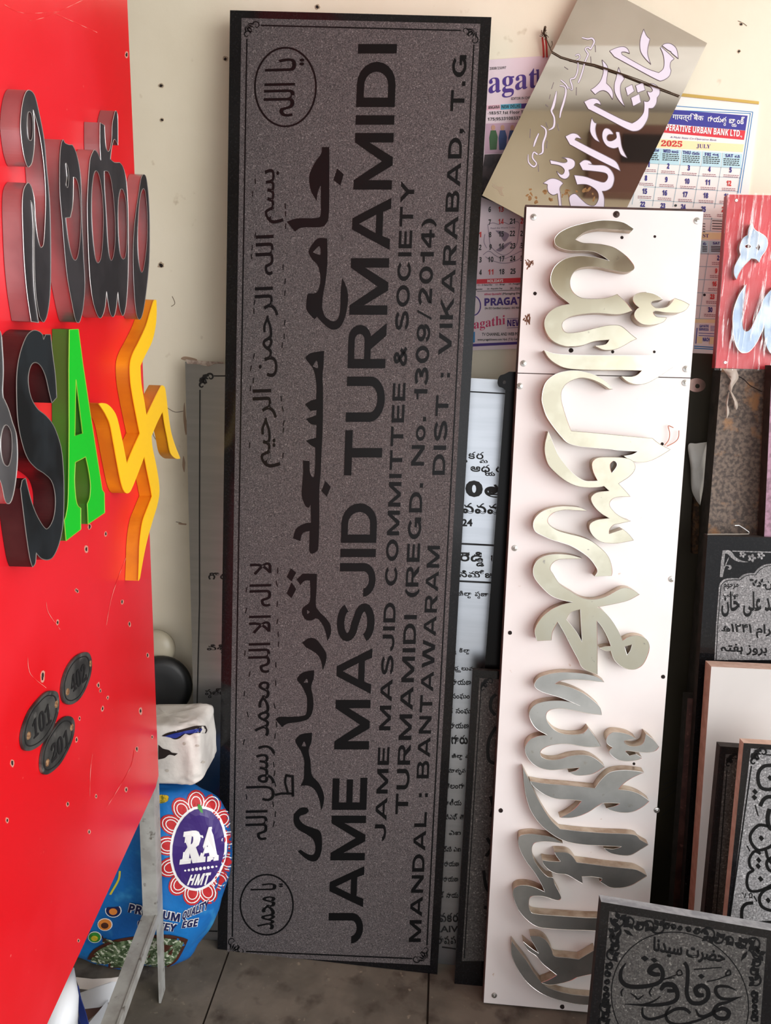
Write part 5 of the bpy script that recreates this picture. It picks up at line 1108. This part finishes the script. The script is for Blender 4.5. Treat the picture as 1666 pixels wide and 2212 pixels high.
t, D2, A = stone('granite_stone', 'dark granite stone with large pale-ground calligraphy at right edge', 'stone', 1.17, 4.0, 0, (1607, 1605), (1800, 1617), (1760, 1990), (1570, 1985), 0.018, GRAN, BEIGE)
b = MB(); b.shape(D2, zq(ZR, (820, 800), (1300, 830), (1200, 2220), (650, 2190)), hi=0.0004, lo=0); b.build('etched_field', ETCHL, t)
b = MB(); scroll(b, D2, *zq(ZR, (825, 812))[0], 34, 0, w=4.5); b.stroke(D2, zq(ZR, (825, 940), (650, 2180)), w=3); b.stroke(D2, zq(ZR, (940, 850), (1300, 868)), w=3)
for q, ww in [("1000,935 930,940 885,985 878,1050 900,1110 960,1128 1010,1110", 28), ("1020,1190 960,1185 920,1210 895,1260", 30), ("960,1420 890,1410 840,1450 815,1500 830,1560 880,1610 960,1590 1000,1560", 24), ("970,1280 955,1350 965,1420 1000,1450", 34), ("900,1640 850,1620 810,1680 815,1740 840,1770 800,1800 790,1880 820,1935 900,1930 1000,1880", 22), ("1000,1660 950,1700 960,1760 1010,1790", 24), ("1010,1900 930,1930 890,1990 910,2060 980,2090 1010,2080", 24), ("840,2030 780,2040 750,2090 760,2180 850,2190 1000,2185", 26), ("940,1610 960,1680 1010,1740", 22), ("855,1250 880,1340", 9), ("790,1575 815,1620", 9), ("845,1975 870,2020", 9)]:
    b.stroke(D2, crv(q, ZR, closed=False), hi=0.0008, w=ww/3.688)
for x, y in [(975, 1035), (905, 1515), (885, 1690), (880, 1738), (900, 1840), (855, 1145), (850, 1190), (960, 2010)]:
    b.shape(D2, zq(ZR, (x-22, y-4), (x-2, y-24), (x+22, y+2), (x, y+24)), hi=0.0009, lo=0)
put_text(b, D2, zq(ZR, (748, 1990), (835, 1995), (835, 1950), (748, 1945)), 'ﷺ' if 0 else 'Ω ٨٦', 0.02, 'ar', hi=0.0008)
b.build('inscription', LETB, t)
t, RS, A = stone('granite_slab', 'narrow red-brown granite slab left of the pale marble slab', 'stone slab', 1.385, 3.2, 0, (1486, 1508), (1560, 1511), (1520, 1990), (1452, 1990), 0.03, REDST, DKSIDE)
b = MB(); P = [Pl((0.5, 1.378, 0), 3, 0).at(x, y) for x, y in [(1517, 1250), (1511, 1350), (1504, 1503)]]

# front plaque, bottom right
FP = Pl((0.4, 1.03, 0), 10.0, -3)
A = [FP.at(1299, 1948), FP.at(1700, 2016), FP.at(1686, 2230), FP.at(1271, 2230)]
hv = (A[1]-A[0]); dv = (A[3]-A[0]).normalized(); 
c1 = up_to_floor(A[0], A[3], 0.0); c2 = up_to_floor(A[1], A[2], 0.0)
t = thing('engraved_plaque', (c1+c2)/2, 'dark granite plaque with round Arabic calligraphy standing front right', 'plaque')
b = MB(); q = [A[0], A[1], c2, c1]; bk = [p-FP.n*0.022 for p in q]; bk[2].z = bk[3].z = 0.0
b.add([*q, *bk], [(0, 3, 2, 1), (4, 5, 6, 7), (0, 1, 5, 4), (1, 2, 6, 5), (2, 3, 7, 6), (3, 0, 4, 7)]); b.m = [0, 1, 2, 1, 1, 1]; b.build('slab', [GRAN, DKSIDE, LIGHTE], t)
ZQ = (1240, 1900, 3.911)
b = MB(); b.shape(FP, zq(ZQ, (300, 268), (1630, 495), (1555, 1500), (190, 1500)), hi=0.0004, lo=0); b.build('etched_field', ETCHD, t)
b = MB()
# crooked ring
L = []
for k in range(61):
    a = math.radians(200+k*2.6*1.38+0); L.append((0, 0))
L = [(ZQ[0]+(897+580*math.cos(a)+ (0))/ZQ[2], ZQ[1]+(1022+575*math.sin(a)+0.10*580*math.cos(a))/ZQ[2]) for a in [math.radians(140+k*4.4) for k in range(60)]]
b.stroke(FP, L, hi=0.0006, w=2.2); b.build('ring_line', LETB, t)
b = MB()
for q in ["440,705,8 400,770,26 400,850,36 460,900,38 580,905,36 700,880,34 745,840,34 750,780,36 720,730,36 670,735,44 640,775,42 680,800,40 730,800,30", "735,935,26 770,890,44 840,895,44 875,960,38 860,1020,34 780,1050,32 640,1062,26 430,1052,6", "790,940,30 850,940,30", "935,700,30 960,750,32 962,850,32 955,960,34 990,1035,36 1070,1045,36 1130,1000,38 1130,930,38 1080,895,36 1030,925,40 1050,975,44 1100,975,30", "1370,935,6 1300,905,22 1215,905,26 1200,950,30 1240,1000,28 1320,1010,22 1420,990,6", "1400,995,6 1300,1035,22 1220,1060,30 1180,1120,30 1220,1170,36 1290,1170,36 1310,1120,36 1260,1090,34 1200,1110,30 1120,1150,24 1060,1150,24 1030,1095,10", "580,1080,14 585,1150,24 650,1180,26 760,1150,24 860,1095,26 940,1095,30 985,1130,24", "820,1070,8 780,1130,22 800,1200,26 900,1225,24 1050,1190,20 1200,1130,14", "735,985,6 660,1035,16 560,1060,10", "420,920,8 400,950,14 410,990,8", "480,960,8 520,990,16 545,1010,14 590,975,8", "670,905,6 640,950,14 655,985,8"]:
    L = crv(q, None, 5, closed=False); b.stroke(FP, [(ZQ[0]+p[0]/ZQ[2], ZQ[1]+p[1]/ZQ[2], p[2]/ZQ[2]) for p in L], hi=0.0007)
for q, ww in [("1015,760 1250,742", 10), ("1125,862 1210,845 1300,810", 10), ("850,830 760,840", 10), ("870,780 900,765 915,800 880,810 870,780", 12), ("1285,790 1315,765 1325,800 1290,810 1285,790", 14), ("750,850 880,800", 9)]:
    b.stroke(FP, crv(q, ZQ, closed=False), hi=0.00075, w=ww/3.911)
for x, y, r in [(600, 668, 34), (680, 682, 30), (1078, 818, 30)]:
    b.shape(FP, zq(ZQ, (x-r, y-4), (x, y-r*.75), (x+r, y+2), (x, y+r*.75)), hi=0.0008, lo=0)
put_text(b, FP, zq(ZQ, (665, 640), (1275, 740), (1285, 590), (675, 480)), 'حضرت سیدنا', 0.04, 'ar', hi=0.0007)
b.build('calligraphy', LETB, t)
def vine(b, pl, z, path, r0, n, side):
    """running scroll of curls and leaves along a px path"""
    for k in range(n):
        u = (k+.5)/n; i = u*(len(path)-1); a_ = path[int(i)]; c_ = path[min(int(i)+1, len(path)-1)]
        f = i-int(i); x = a_[0]+(c_[0]-a_[0])*f; y = a_[1]+(c_[1]-a_[1])*f
        th = math.atan2(c_[1]-a_[1], c_[0]-a_[0]); s = side if k % 2 else -side; r = r0*1.22*(0.8+0.2*math.cos(u*6.283*1.0))
        L = []
        for j in range(15):
            v = j/14; a = th+math.pi+s*(v*5.2); rr = r*(1-0.72*v); L.append((z[0]+(x+rr*math.cos(a))/z[2], z[1]+(y+rr*math.sin(a))/z[2], (22-13*v)/z[2]))
        b.stroke(pl, L, hi=0.0006)
        for g_ in (0.9, 2.2, 3.6):
            a = th+g_*s; L = [(z[0]+(x+r*t_*math.cos(a))/z[2], z[1]+(y+r*t_*math.sin(a))/z[2], w_/z[2]) for t_, w_ in ((0.1, 12), (0.55, 46), (1.05, 5))]; b.stroke(pl, L, hi=0.00065)
b = MB()
vine(b, FP, ZQ, [(340, 330), (560, 390), (760, 400)], 62, 5, 1); vine(b, FP, ZQ, [(760, 385), (900, 410), (1080, 440)], 26, 5, 1); vine(b, FP, ZQ, [(1100, 460), (1320, 520), (1580, 560)], 62, 5, -1)
vine(b, FP, ZQ, [(345, 420), (350, 540), (320, 680)], 55, 4, -1); vine(b, FP, ZQ, [(300, 700), (275, 900), (270, 1060)], 30, 6, -1); vine(b, FP, ZQ, [(270, 1060), (260, 1240)], 50, 3, 1)
vine(b, FP, ZQ, [(1570, 600), (1530, 740), (1530, 900)], 55, 4, 1); vine(b, FP, ZQ, [(1530, 950), (1530, 1200)], 30, 5, 1)
for (x, y) in [(410, 415), (1475, 595)]:
    for k in range(4):
        a = k*math.pi/2+0.6; b.stroke(FP, [(ZQ[0]+(x+t_*math.cos(a))/ZQ[2], ZQ[1]+(y+t_*math.sin(a))/ZQ[2], w_/ZQ[2]) for t_, w_ in ((16, 8), (60, 34), (110, 4))], hi=0.0007)
b.build('vine_border', LETB, t)

# film-wrapped red sign standing on the rough slab
WP = Pl(RGP.at(1546, 797, 0.002), 3.0, 0)
WP = Pl((0.5, RGP.at(1600, 795).y-0.001, RGP.at(1600, 795).z), 3.0, 0)
t = thing('wrapped_sign', WP.at(1640, 797), 'red sign with steel letters wrapped in clear film, far right', 'sign board')
b = MB(); q = [WP.at(1573, 420), WP.at(1780, 424), WP.at(1772, 801), WP.at(1546, 795)]; b.prism(q[::-1], [p-WP.n*0.02 for p in q[::-1]])
b.f = [f[::-1] for f in b.f]; b.build('backing_panel', mat('crimson_acrylic', (205, 30, 48), 0.35, col2=(190, 24, 40), scale=6), t)
for o, hs, lab in [("668,238! 690,290 740,320 780,350 797,400 780,460 745,510 725,560! 700,535 660,528! 600,590 560,650 540,702! 520,660 522,600 550,540 575,495! 562,450 575,395 600,355 630,335! 640,280", ["612,420 640,410 660,430 640,445 615,438", "700,440! 720,405! 735,435! 722,462!"], 1),
   ("622,740! 560,830 515,960 510,1100 530,1230 570,1295 610,1305 650,1290 700,1230 740,1150 770,1080! 772,1180 800,1280 850,1320 1000,1330! 1000,900! 860,880! 850,760! 770,850 730,950 680,1060 650,1115 615,1128 592,1090 590,980 605,860", [], 1)]:
    f = letter('', '', '', [(o, hs)], mat('pale_steel_face', (160, 168, 178), 0.35, 0.85, col2=(120, 134, 152), scale=20), SSS, ZD, d=0.012, pl=WP, rim=SR, parent=t, part='steel_letter')
b = MB(); nx, ny = 34, 44; k0 = 0
for j in range(ny+1):
    for i in range(nx+1):
        u, v = i/nx, j/ny; x = (1571*(1-v)+1544*v)*(1-u)+1785*u; y = 417+v*383
        b.v.append(WP.at(x, y, 0.0165+0.003*noise.noise(V(x*.09, y*.012+x*.02, 3))+0.0022*noise.noise(V(x*.03+y*.02, y*.03, 9))))
for j in range(ny):
    for i in range(nx):
        a = j*(nx+1)+i; b.f.append((a, a+nx+1, a+nx+2, a+1)); b.m.append(0)
b.build('plastic_film', FILM, t, smooth=True)
b = MB()
for q in ["1562,797! 1590,797! 1596,815 1584,835 1580,850! 1574,838 1578,820 1572,805", "1580,845 1594,870 1592,885 1586,880! 1590,868 1578,850", "1576,846 1572,870 1576,890 1570,905! 1568,880 1570,860"]:
    puffy(b, WP, crv(q), 0.004, 3, 5, 0.004)
b.build('film_tail', mat('twisted_film', (200, 185, 172), 0.25, alpha=0.7), t, smooth=True)
b = MB(); b.lathe(WP.at(1591, 433), WP.n, [(0.003, 0), (0.0025, .0012)], 10); b.build('screw', SCREW, t); b = MB(); b.lathe(WP.at(1567, 783), WP.n, [(0.003, 0), (0.0025, .0012)], 10); b.build('screw', SCREW, t)

# ------------------------------------------------------------------ sacks and odds behind the red panel
def lump(c, r, n=(28, 22), p=2.6, seed=1, amp=0.02, sq=0.0, top=None):
    """pillow-like sack body around c with radii r"""
    b = MB(); nu, nv = n
    for j in range(nv+1):
        ph = -math.pi/2+math.pi*j/nv
        for i in range(nu):
            th = 2*math.pi*i/nu; f = lambda q: math.copysign(abs(q)**(2/p), q)
            x, y, z = f(math.cos(ph))*f(math.cos(th)), f(math.cos(ph))*f(math.sin(th)), f(math.sin(ph))
            q = V(x*r[0], y*r[1], z*r[2]); nn = noise.noise(V(x*2.1+seed, y*2.1, z*2.4))*amp + noise.noise(V(x*5+seed, y*5, z*7))*amp*.35
            q += V(x, y, z)*nn
            if top: q = top(q)
            b.v.append(Vector(c)+q)
    for j in range(nv):
        for i in range(nu):
            i2 = (i+1) % nu; b.f.append((j*nu+i, j*nu+i2, (j+1)*nu+i2, (j+1)*nu+i)); b.m.append(0)
    return b
def shear(q):
    k = (q.z+0.22)/0.44
    return V(q.x*(0.92+0.12*k)+0.055*(k-0.5), q.y*(0.9+0.1*(1-k)), q.z)
sc_ = V(-0.565, 1.33, 0.207)
b = lump(sc_, (0.184, 0.066, 0.207), (44, 32), 2.9, 4, 0.012, top=shear)
mz = min(v.z for v in b.v); 
for v in b.v: v.z -= mz if mz < 0 else 0
sk = thing('rice_sack', (sc_.x, sc_.y, 0), 'bulging blue printed rice sack standing below the red board', 'sack')
b.build('sack_body', SACKB, sk, smooth=True)
SBV = BVHTree.FromPolygons([tuple(v) for v in b.v], b.f)
def on_sack(x, y, off=0.0012):
    """point printed on the sack's skin in front of a px position"""
    d = ray(x, y).normalized(); h = SBV.ray_cast(CO, d)
    if h[0] is None:
        h2 = SBV.find_nearest(CO + d*((sc_-CO).dot(d))); return h2[0]+h2[1]*off
    nrm = h[1] if h[1].dot(d) < 0 else -h[1]
    return h[0]+nrm*off
ZS = (80, 1680, 3.786)
def spx(x, y): return (ZS[0]+x/ZS[2], ZS[1]+y/ZS[2])
def sprint(b, L, off, rings=5, mi=0):
    cx = sum(p[0] for p in L)/len(L); cy = sum(p[1] for p in L)/len(L); n = len(L); k0 = len(b.v)
    for r in range(rings):
        u = 1-r/rings
        for p in L: b.v.append(on_sack(*spx(cx+(p[0]-cx)*u, cy+(p[1]-cy)*u), off))
    b.v.append(on_sack(*spx(cx, cy), off)); e = len(b.v)-1
    for r in range(rings-1):
        for i in range(n):
            j = (i+1) % n; b.f.append((k0+r*n+i, k0+r*n+j, k0+(r+1)*n+j, k0+(r+1)*n+i)); b.m.append(mi)
    for i in range(n): b.f.append((k0+(rings-1)*n+i, k0+(rings-1)*n+(i+1) % n, e)); b.m.append(mi)
def sstroke(b, L, w, off):
    n = len(L); P = []
    for s in (1, -1):
        for i in range(n):
            a = L[max(i-1, 0)]; c = L[min(i+1, n-1)]; dx, dy = c[0]-a[0], c[1]-a[1]; m = math.hypot(dx, dy) or 1
            P.append(on_sack(*spx(L[i][0]-s*dy/m*w/2, L[i][1]+s*dx/m*w/2), off))
    b.add(P, [(i, i+1, n+i+1, n+i) for i in range(n-1)])
def stext(b, q, txt, bold, style, off, skew=0):
    vs, fs = text_geo(txt, bold, style, 2); x0 = min(v[0] for v in vs); x1 = max(v[0] for v in vs); y0 = min(v[1] for v in vs); y1 = max(v[1] for v in vs)
    b.add([on_sack(*spx(*quad_px(q, (v[0]-x0)/(x1-x0)+skew*(v[1]-y0)/(y1-y0), (v[1]-y0)/(y1-y0))), off+0.0002*v[2]) for v in vs], fs)
def sell(cx, cy, rx, ry, rot, n=30): return [(cx+rx*math.cos(k*6.2832/n)*math.cos(rot)-ry*math.sin(k*6.2832/n)*math.sin(rot), cy+rx*math.cos(k*6.2832/n)*math.sin(rot)+ry*math.sin(k*6.2832/n)*math.cos(rot)) for k in range(n)]
BCX, BCY, BRX, BRY, BRO = 1318, 575, 208, 325, 0.12
b = MB(); bw = MB()
for k in range(13):
    a = 0.30+k*0.483; cx = BCX+(BRX+40)*math.cos(a); cy = BCY+(BRY+45)*math.sin(a)
    sprint(b, sell(cx, cy, 104, 80, a, 16), 0.0012, 3)
    for rr in (0.78, 0.5): 
        L = sell(cx, cy, 104*rr, 80*rr, a, 16); sstroke(bw, L+[L[0]], 8, 0.0017)
b.build('petal_print', SKRED, sk); bw.build('petal_outline', WHITEI, sk)
b = MB(); sprint(b, sell(BCX, BCY, BRX+22, BRY+22, BRO), 0.0022, 5); b.build('badge_rim_print', WHITEI, sk)
b = MB(); sprint(b, sell(BCX, BCY, BRX, BRY, BRO), 0.0028, 6); b.build('badge_print', SKPUR, sk)
b = MB(); stext(b, ((1165, 700), (1480, 668), (1490, 385), (1205, 430)), 'RA', 0.05, 'serif', 0.0035); stext(b, ((1228, 872), (1395, 868), (1425, 765), (1262, 785)), 'HMT', 0.02, 'sans', 0.0035)
for k in range(9): sprint(b, sell(1215+k*31, 750-k*4, 9+4*math.sin(k*.4), 8+7*math.sin(k*.4), 0, 8), 0.0035, 2)
b.build('name_print', WHITEI, sk)
b = MB(); stext(b, ((742, 1100), (1170, 1180), (1180, 1105), (760, 1020)), 'PREMIUM', 0.09, 'sans', 0.0012); stext(b, ((1180, 1180), (1395, 1090), (1410, 985), (1195, 1090)), 'QUALITY', 0.09, 'sans', 0.0012); stext(b, ((812, 1215), (1140, 1260), (1155, 1190), (835, 1140)), 'GUTTEY', 0.09, 'sans', 0.0012); stext(b, ((1180, 1230), (1310, 1215), (1325, 1140), (1195, 1165)), 'EGE', 0.09, 'sans', 0.0012); b.build('slogan_outline', WHITEI, sk)
b = MB(); stext(b, ((746, 1096), (1166, 1176), (1176, 1109), (764, 1026)), 'PREMIUM', 0.02, 'sans', 0.002); stext(b, ((1184, 1174), (1391, 1088), (1406, 991), (1199, 1094)), 'QUALITY', 0.02, 'sans', 0.002); stext(b, ((816, 1211), (1136, 1256), (1151, 1194), (839, 1146)), 'GUTTEY', 0.02, 'sans', 0.002); stext(b, ((1184, 1226), (1306, 1211), (1321, 1144), (1199, 1169)), 'EGE', 0.02, 'sans', 0.002); b.build('slogan_print', SKNAVY, sk)
for (x, y, r, m1, m2) in [(626, 1082, 68, SKNAVY, SKORG), (558, 1197, 62, SKORG, SKBRN), (475, 1300, 56, SKGRN, SKYEL)]:
    b = MB(); sprint(b, sell(x, y, r, r*.85, 0, 18), 0.0012, 3); b.build('round_badge_rim', WHITEI, sk); b = MB(); sprint(b, sell(x, y, r*.88, r*.74, 0, 18), 0.0018, 3); b.build('round_badge', m1, sk); b = MB(); sprint(b, sell(x, y+6, r*.5, r*.4, 0, 14), 0.0024, 2); b.build('round_badge_picture', m2, sk)
bowl = crv("380,1620 400,1520 440,1430 520,1370 650,1320 850,1290 1050,1280 1180,1300 1235,1320! 1190,1420 1140,1500 1060,1550! 900,1600 760,1640! 500,1640 400,1640")
b = MB(); sprint(b, bowl, 0.0012, 4); b.build('bowl_print', SKBRN, sk)
b = MB(); sprint(b, [(830+(p[0]-830)*.92, 1480+(p[1]-1480)*.88) for p in bowl], 0.0018, 6); b.build('rice_print', SKBOWL, sk)
b = MB(); sprint(b, crv("975,150 1030,140 1075,150 1070,190 1010,210 985,180"), 0.0012, 3); b.build('marigold_print', mat('marigold_print', (220, 180, 40), 0.5, col2=(110, 110, 30), scale=200), sk)
b = MB(); sstroke(b, crv("680,760 670,830 620,920 575,995", closed=False), 16, 0.0012); b.build('gold_stripe_print', SKYEL, sk)
b = MB(); sprint(b, crv("1320,215 1345,230 1355,290! 1335,280 1318,250"), 0.0034, 2); b.build('leaf_print', SKGRN, sk)

# white torn bag on top of the rice sack
WB = V(-0.503, 1.352, 0.484)
def wtop(q):
    k = (q.z+0.06)/0.12; s = 1-0.10*max(0, k-0.3); c1 = noise.noise(V(q.x*40+9, q.z*14, 2)); c2 = noise.noise(V(q.x*18-q.z*35, q.z*30, 7)); c3 = noise.noise(V(q.x*95, q.z*80, 5)); n1 = c1*0.007+c2*0.006+c3*0.003; return V(q.x*s, q.y*s-n1, q.z+q.x*0.10+c2*0.003)
SACKFOLD = 1
b = lump(WB, (0.086, 0.055, 0.060), (90, 60), 9.0, 21, 0.004, top=wtop)
wbt = thing('torn_sack', WB-V(0, 0, 0.060), 'torn white woven sack bundle lying on top of the rice sack', 'sack'); b.build('sack_body', SACKW, wbt, smooth=True)
WBV = BVHTree.FromPolygons([tuple(v) for v in b.v], b.f)
def on_bag(x, y, off):
    d = ray(x, y).normalized(); h = WBV.ray_cast(CO, d)
    if h[0] is None: h = WBV.find_nearest(CO+d*((WB-CO).dot(d)))
    return h[0]+(h[1] if h[1].dot(d) < 0 else -h[1])*off
def bprint(L, off, m, nm, rings=3):
    b = MB(); cx = sum(p[0] for p in L)/len(L); cy = sum(p[1] for p in L)/len(L); n = len(L)
    for r in range(rings):
        for p in L: b.v.append(on_bag(cx+(p[0]-cx)*(1-r/rings), cy+(p[1]-cy)*(1-r/rings), off))
    b.v.append(on_bag(cx, cy, off)); e = len(b.v)-1
    for r in range(rings-1):
        for i in range(n): j = (i+1) % n; b.f.append((r*n+i, r*n+j, (r+1)*n+j, (r+1)*n+i)); b.m.append(0)
    for i in range(n): b.f.append(((rings-1)*n+i, (rings-1)*n+(i+1) % n, e)); b.m.append(0)
    return b.build(nm, m, wbt)
bprint(crv("350,1590! 362,1583 400,1574 420,1569 443,1568! 447,1577 444,1584! 424,1583 410,1588 398,1585 390,1594 378,1597 366,1592"), 0.001, HOLE, 'torn_opening')
bprint(crv("356,1590! 380,1583 410,1577 436,1575! 430,1582 410,1585 398,1584 388,1591 378,1594"), 0.0018, mat('blue_lining', (30, 50, 140), 0.5), 'blue_lining')
bprint(crv("343,1608! 352,1616 366,1620 372,1625 385,1627! 378,1632! 366,1630 356,1637 343,1640!"), 0.0012, HOLE, 'black_print')
for (x, y) in [(399, 1606), (426, 1611), (438, 1646), (362, 1664)]:
    bprint(blob(x, y, 4, 3, 7, 0.3), 0.0012, mat('tear_shadow', (184, 176, 166), 0.8), 'small_tear', 2)

# black round object and cloudy cap behind the panel edge
c = Pl((0, 1.50, 0)).at(345, 1485); b = MB(); b.lathe(c, V(0.25, -1, 0.15), [(0.058, -0.02), (0.066, -0.012), (0.068, 0.0), (0.064, 0.010), (0.05, 0.014), (0.03, 0.012)], 36); tag(b.build('grinding_disc', RUBBER, smooth=True), 'black rubber disc half hidden behind the red board edge', 'disc')
for o_ in [bpy.data.objects['grinding_disc']]: pass
c = Pl((0, 1.53, 0)).at(336, 1402); b = MB(); b.lathe(c, V(0.1, -1, 0.1), [(0.040, -0.01), (0.042, 0.0), (0.036, 0.008), (0.02, 0.013), (0.004, 0.015)], 28); tag(b.build('plastic_cap', DOME, smooth=True), 'cloudy beige plastic cap just above the black rubber disc', 'cap')

# vinyl rolls on the floor, bottom left
def cone_strip(P, R, m, nm, label, cat, mb=None):
    pass
def fpx(x, y, Y): d = ray(x, y); return CO+d*(Y/d.y)
t = thing('vinyl_roll', (-0.55, 1.05, 0), 'rolled white vinyl sheet with blue stripe at the bottom left', 'roll')
b = MB(); b.tube([fpx(158, 2092, 1.08), fpx(140, 2150, 1.03), fpx(118, 2260, 0.98)], [0.002, 0.022, 0.034], 22); b.build('sheet', VINYL, t, smooth=True)
b = MB()
PV = Pl((0, 1.06, 0)); b.shape(PV, crv("168,2130 175,2160 185,2190 195,2230! 178,2230! 170,2190 168,2160"), hi=0.0, lo=-0.002); b.build('blue_stripe', VBLUE, t)
b = MB(); b.shape(PV, crv("150,2185 160,2170! 168,2195 180,2230! 130,2230! 140,2205"), hi=-0.004, lo=-0.006); b.build('inner_sheet', VBLUE, t)
t = thing('paper_offcut', (-0.5, 1.14, 0), 'curled white paper offcut with brown and purple print on the floor', 'paper')
def curl(L0, L1, m, nm, amp=0.0):
    b = MB(); n = len(L0); b.add([fpx(x, y, Y) for x, y, Y in L0]+[fpx(x, y, Y) for x, y, Y in L1], [(i, i+1, n+i+1, n+i) for i in range(n-1)])
    base = [Vector(v) for v in b.v]; b.add([v+V(0, 0.0015, 0.0) for v in base], [(n+i, n+i+1, i+1, i) for i in range(n-1)]); return b.build(nm, m, t, smooth=True)
curl([(163, 2112, 1.17), (200, 2116, 1.16), (240, 2114, 1.16), (275, 2108, 1.17)], [(172, 2136, 1.15), (205, 2140, 1.14), (235, 2132, 1.15), (262, 2120, 1.16)], PAPER, 'printed_sheet')
curl([(172, 2146, 1.14), (205, 2134, 1.13), (240, 2122, 1.13), (264, 2122, 1.14)], [(180, 2180, 1.12), (215, 2176, 1.11), (245, 2160, 1.11), (262, 2135, 1.13)], VINYL, 'white_curl')
curl([(180, 2180, 1.125), (205, 2170, 1.12), (230, 2156, 1.12)], [(190, 2205, 1.11), (210, 2188, 1.11), (232, 2160, 1.115)], VBRN, 'brown_print')
curl([(190, 2212, 1.10), (212, 2186, 1.10), (233, 2160, 1.11)], [(205, 2240, 1.09), (228, 2205, 1.09), (232, 2176, 1.10)], VINYL, 'white_curl')

for o in list(bpy.data.objects):
    if '_o' in o: del o['_o']
for o in bpy.data.objects:     # sub-parts: their parent part carries no offset of its own
    pass
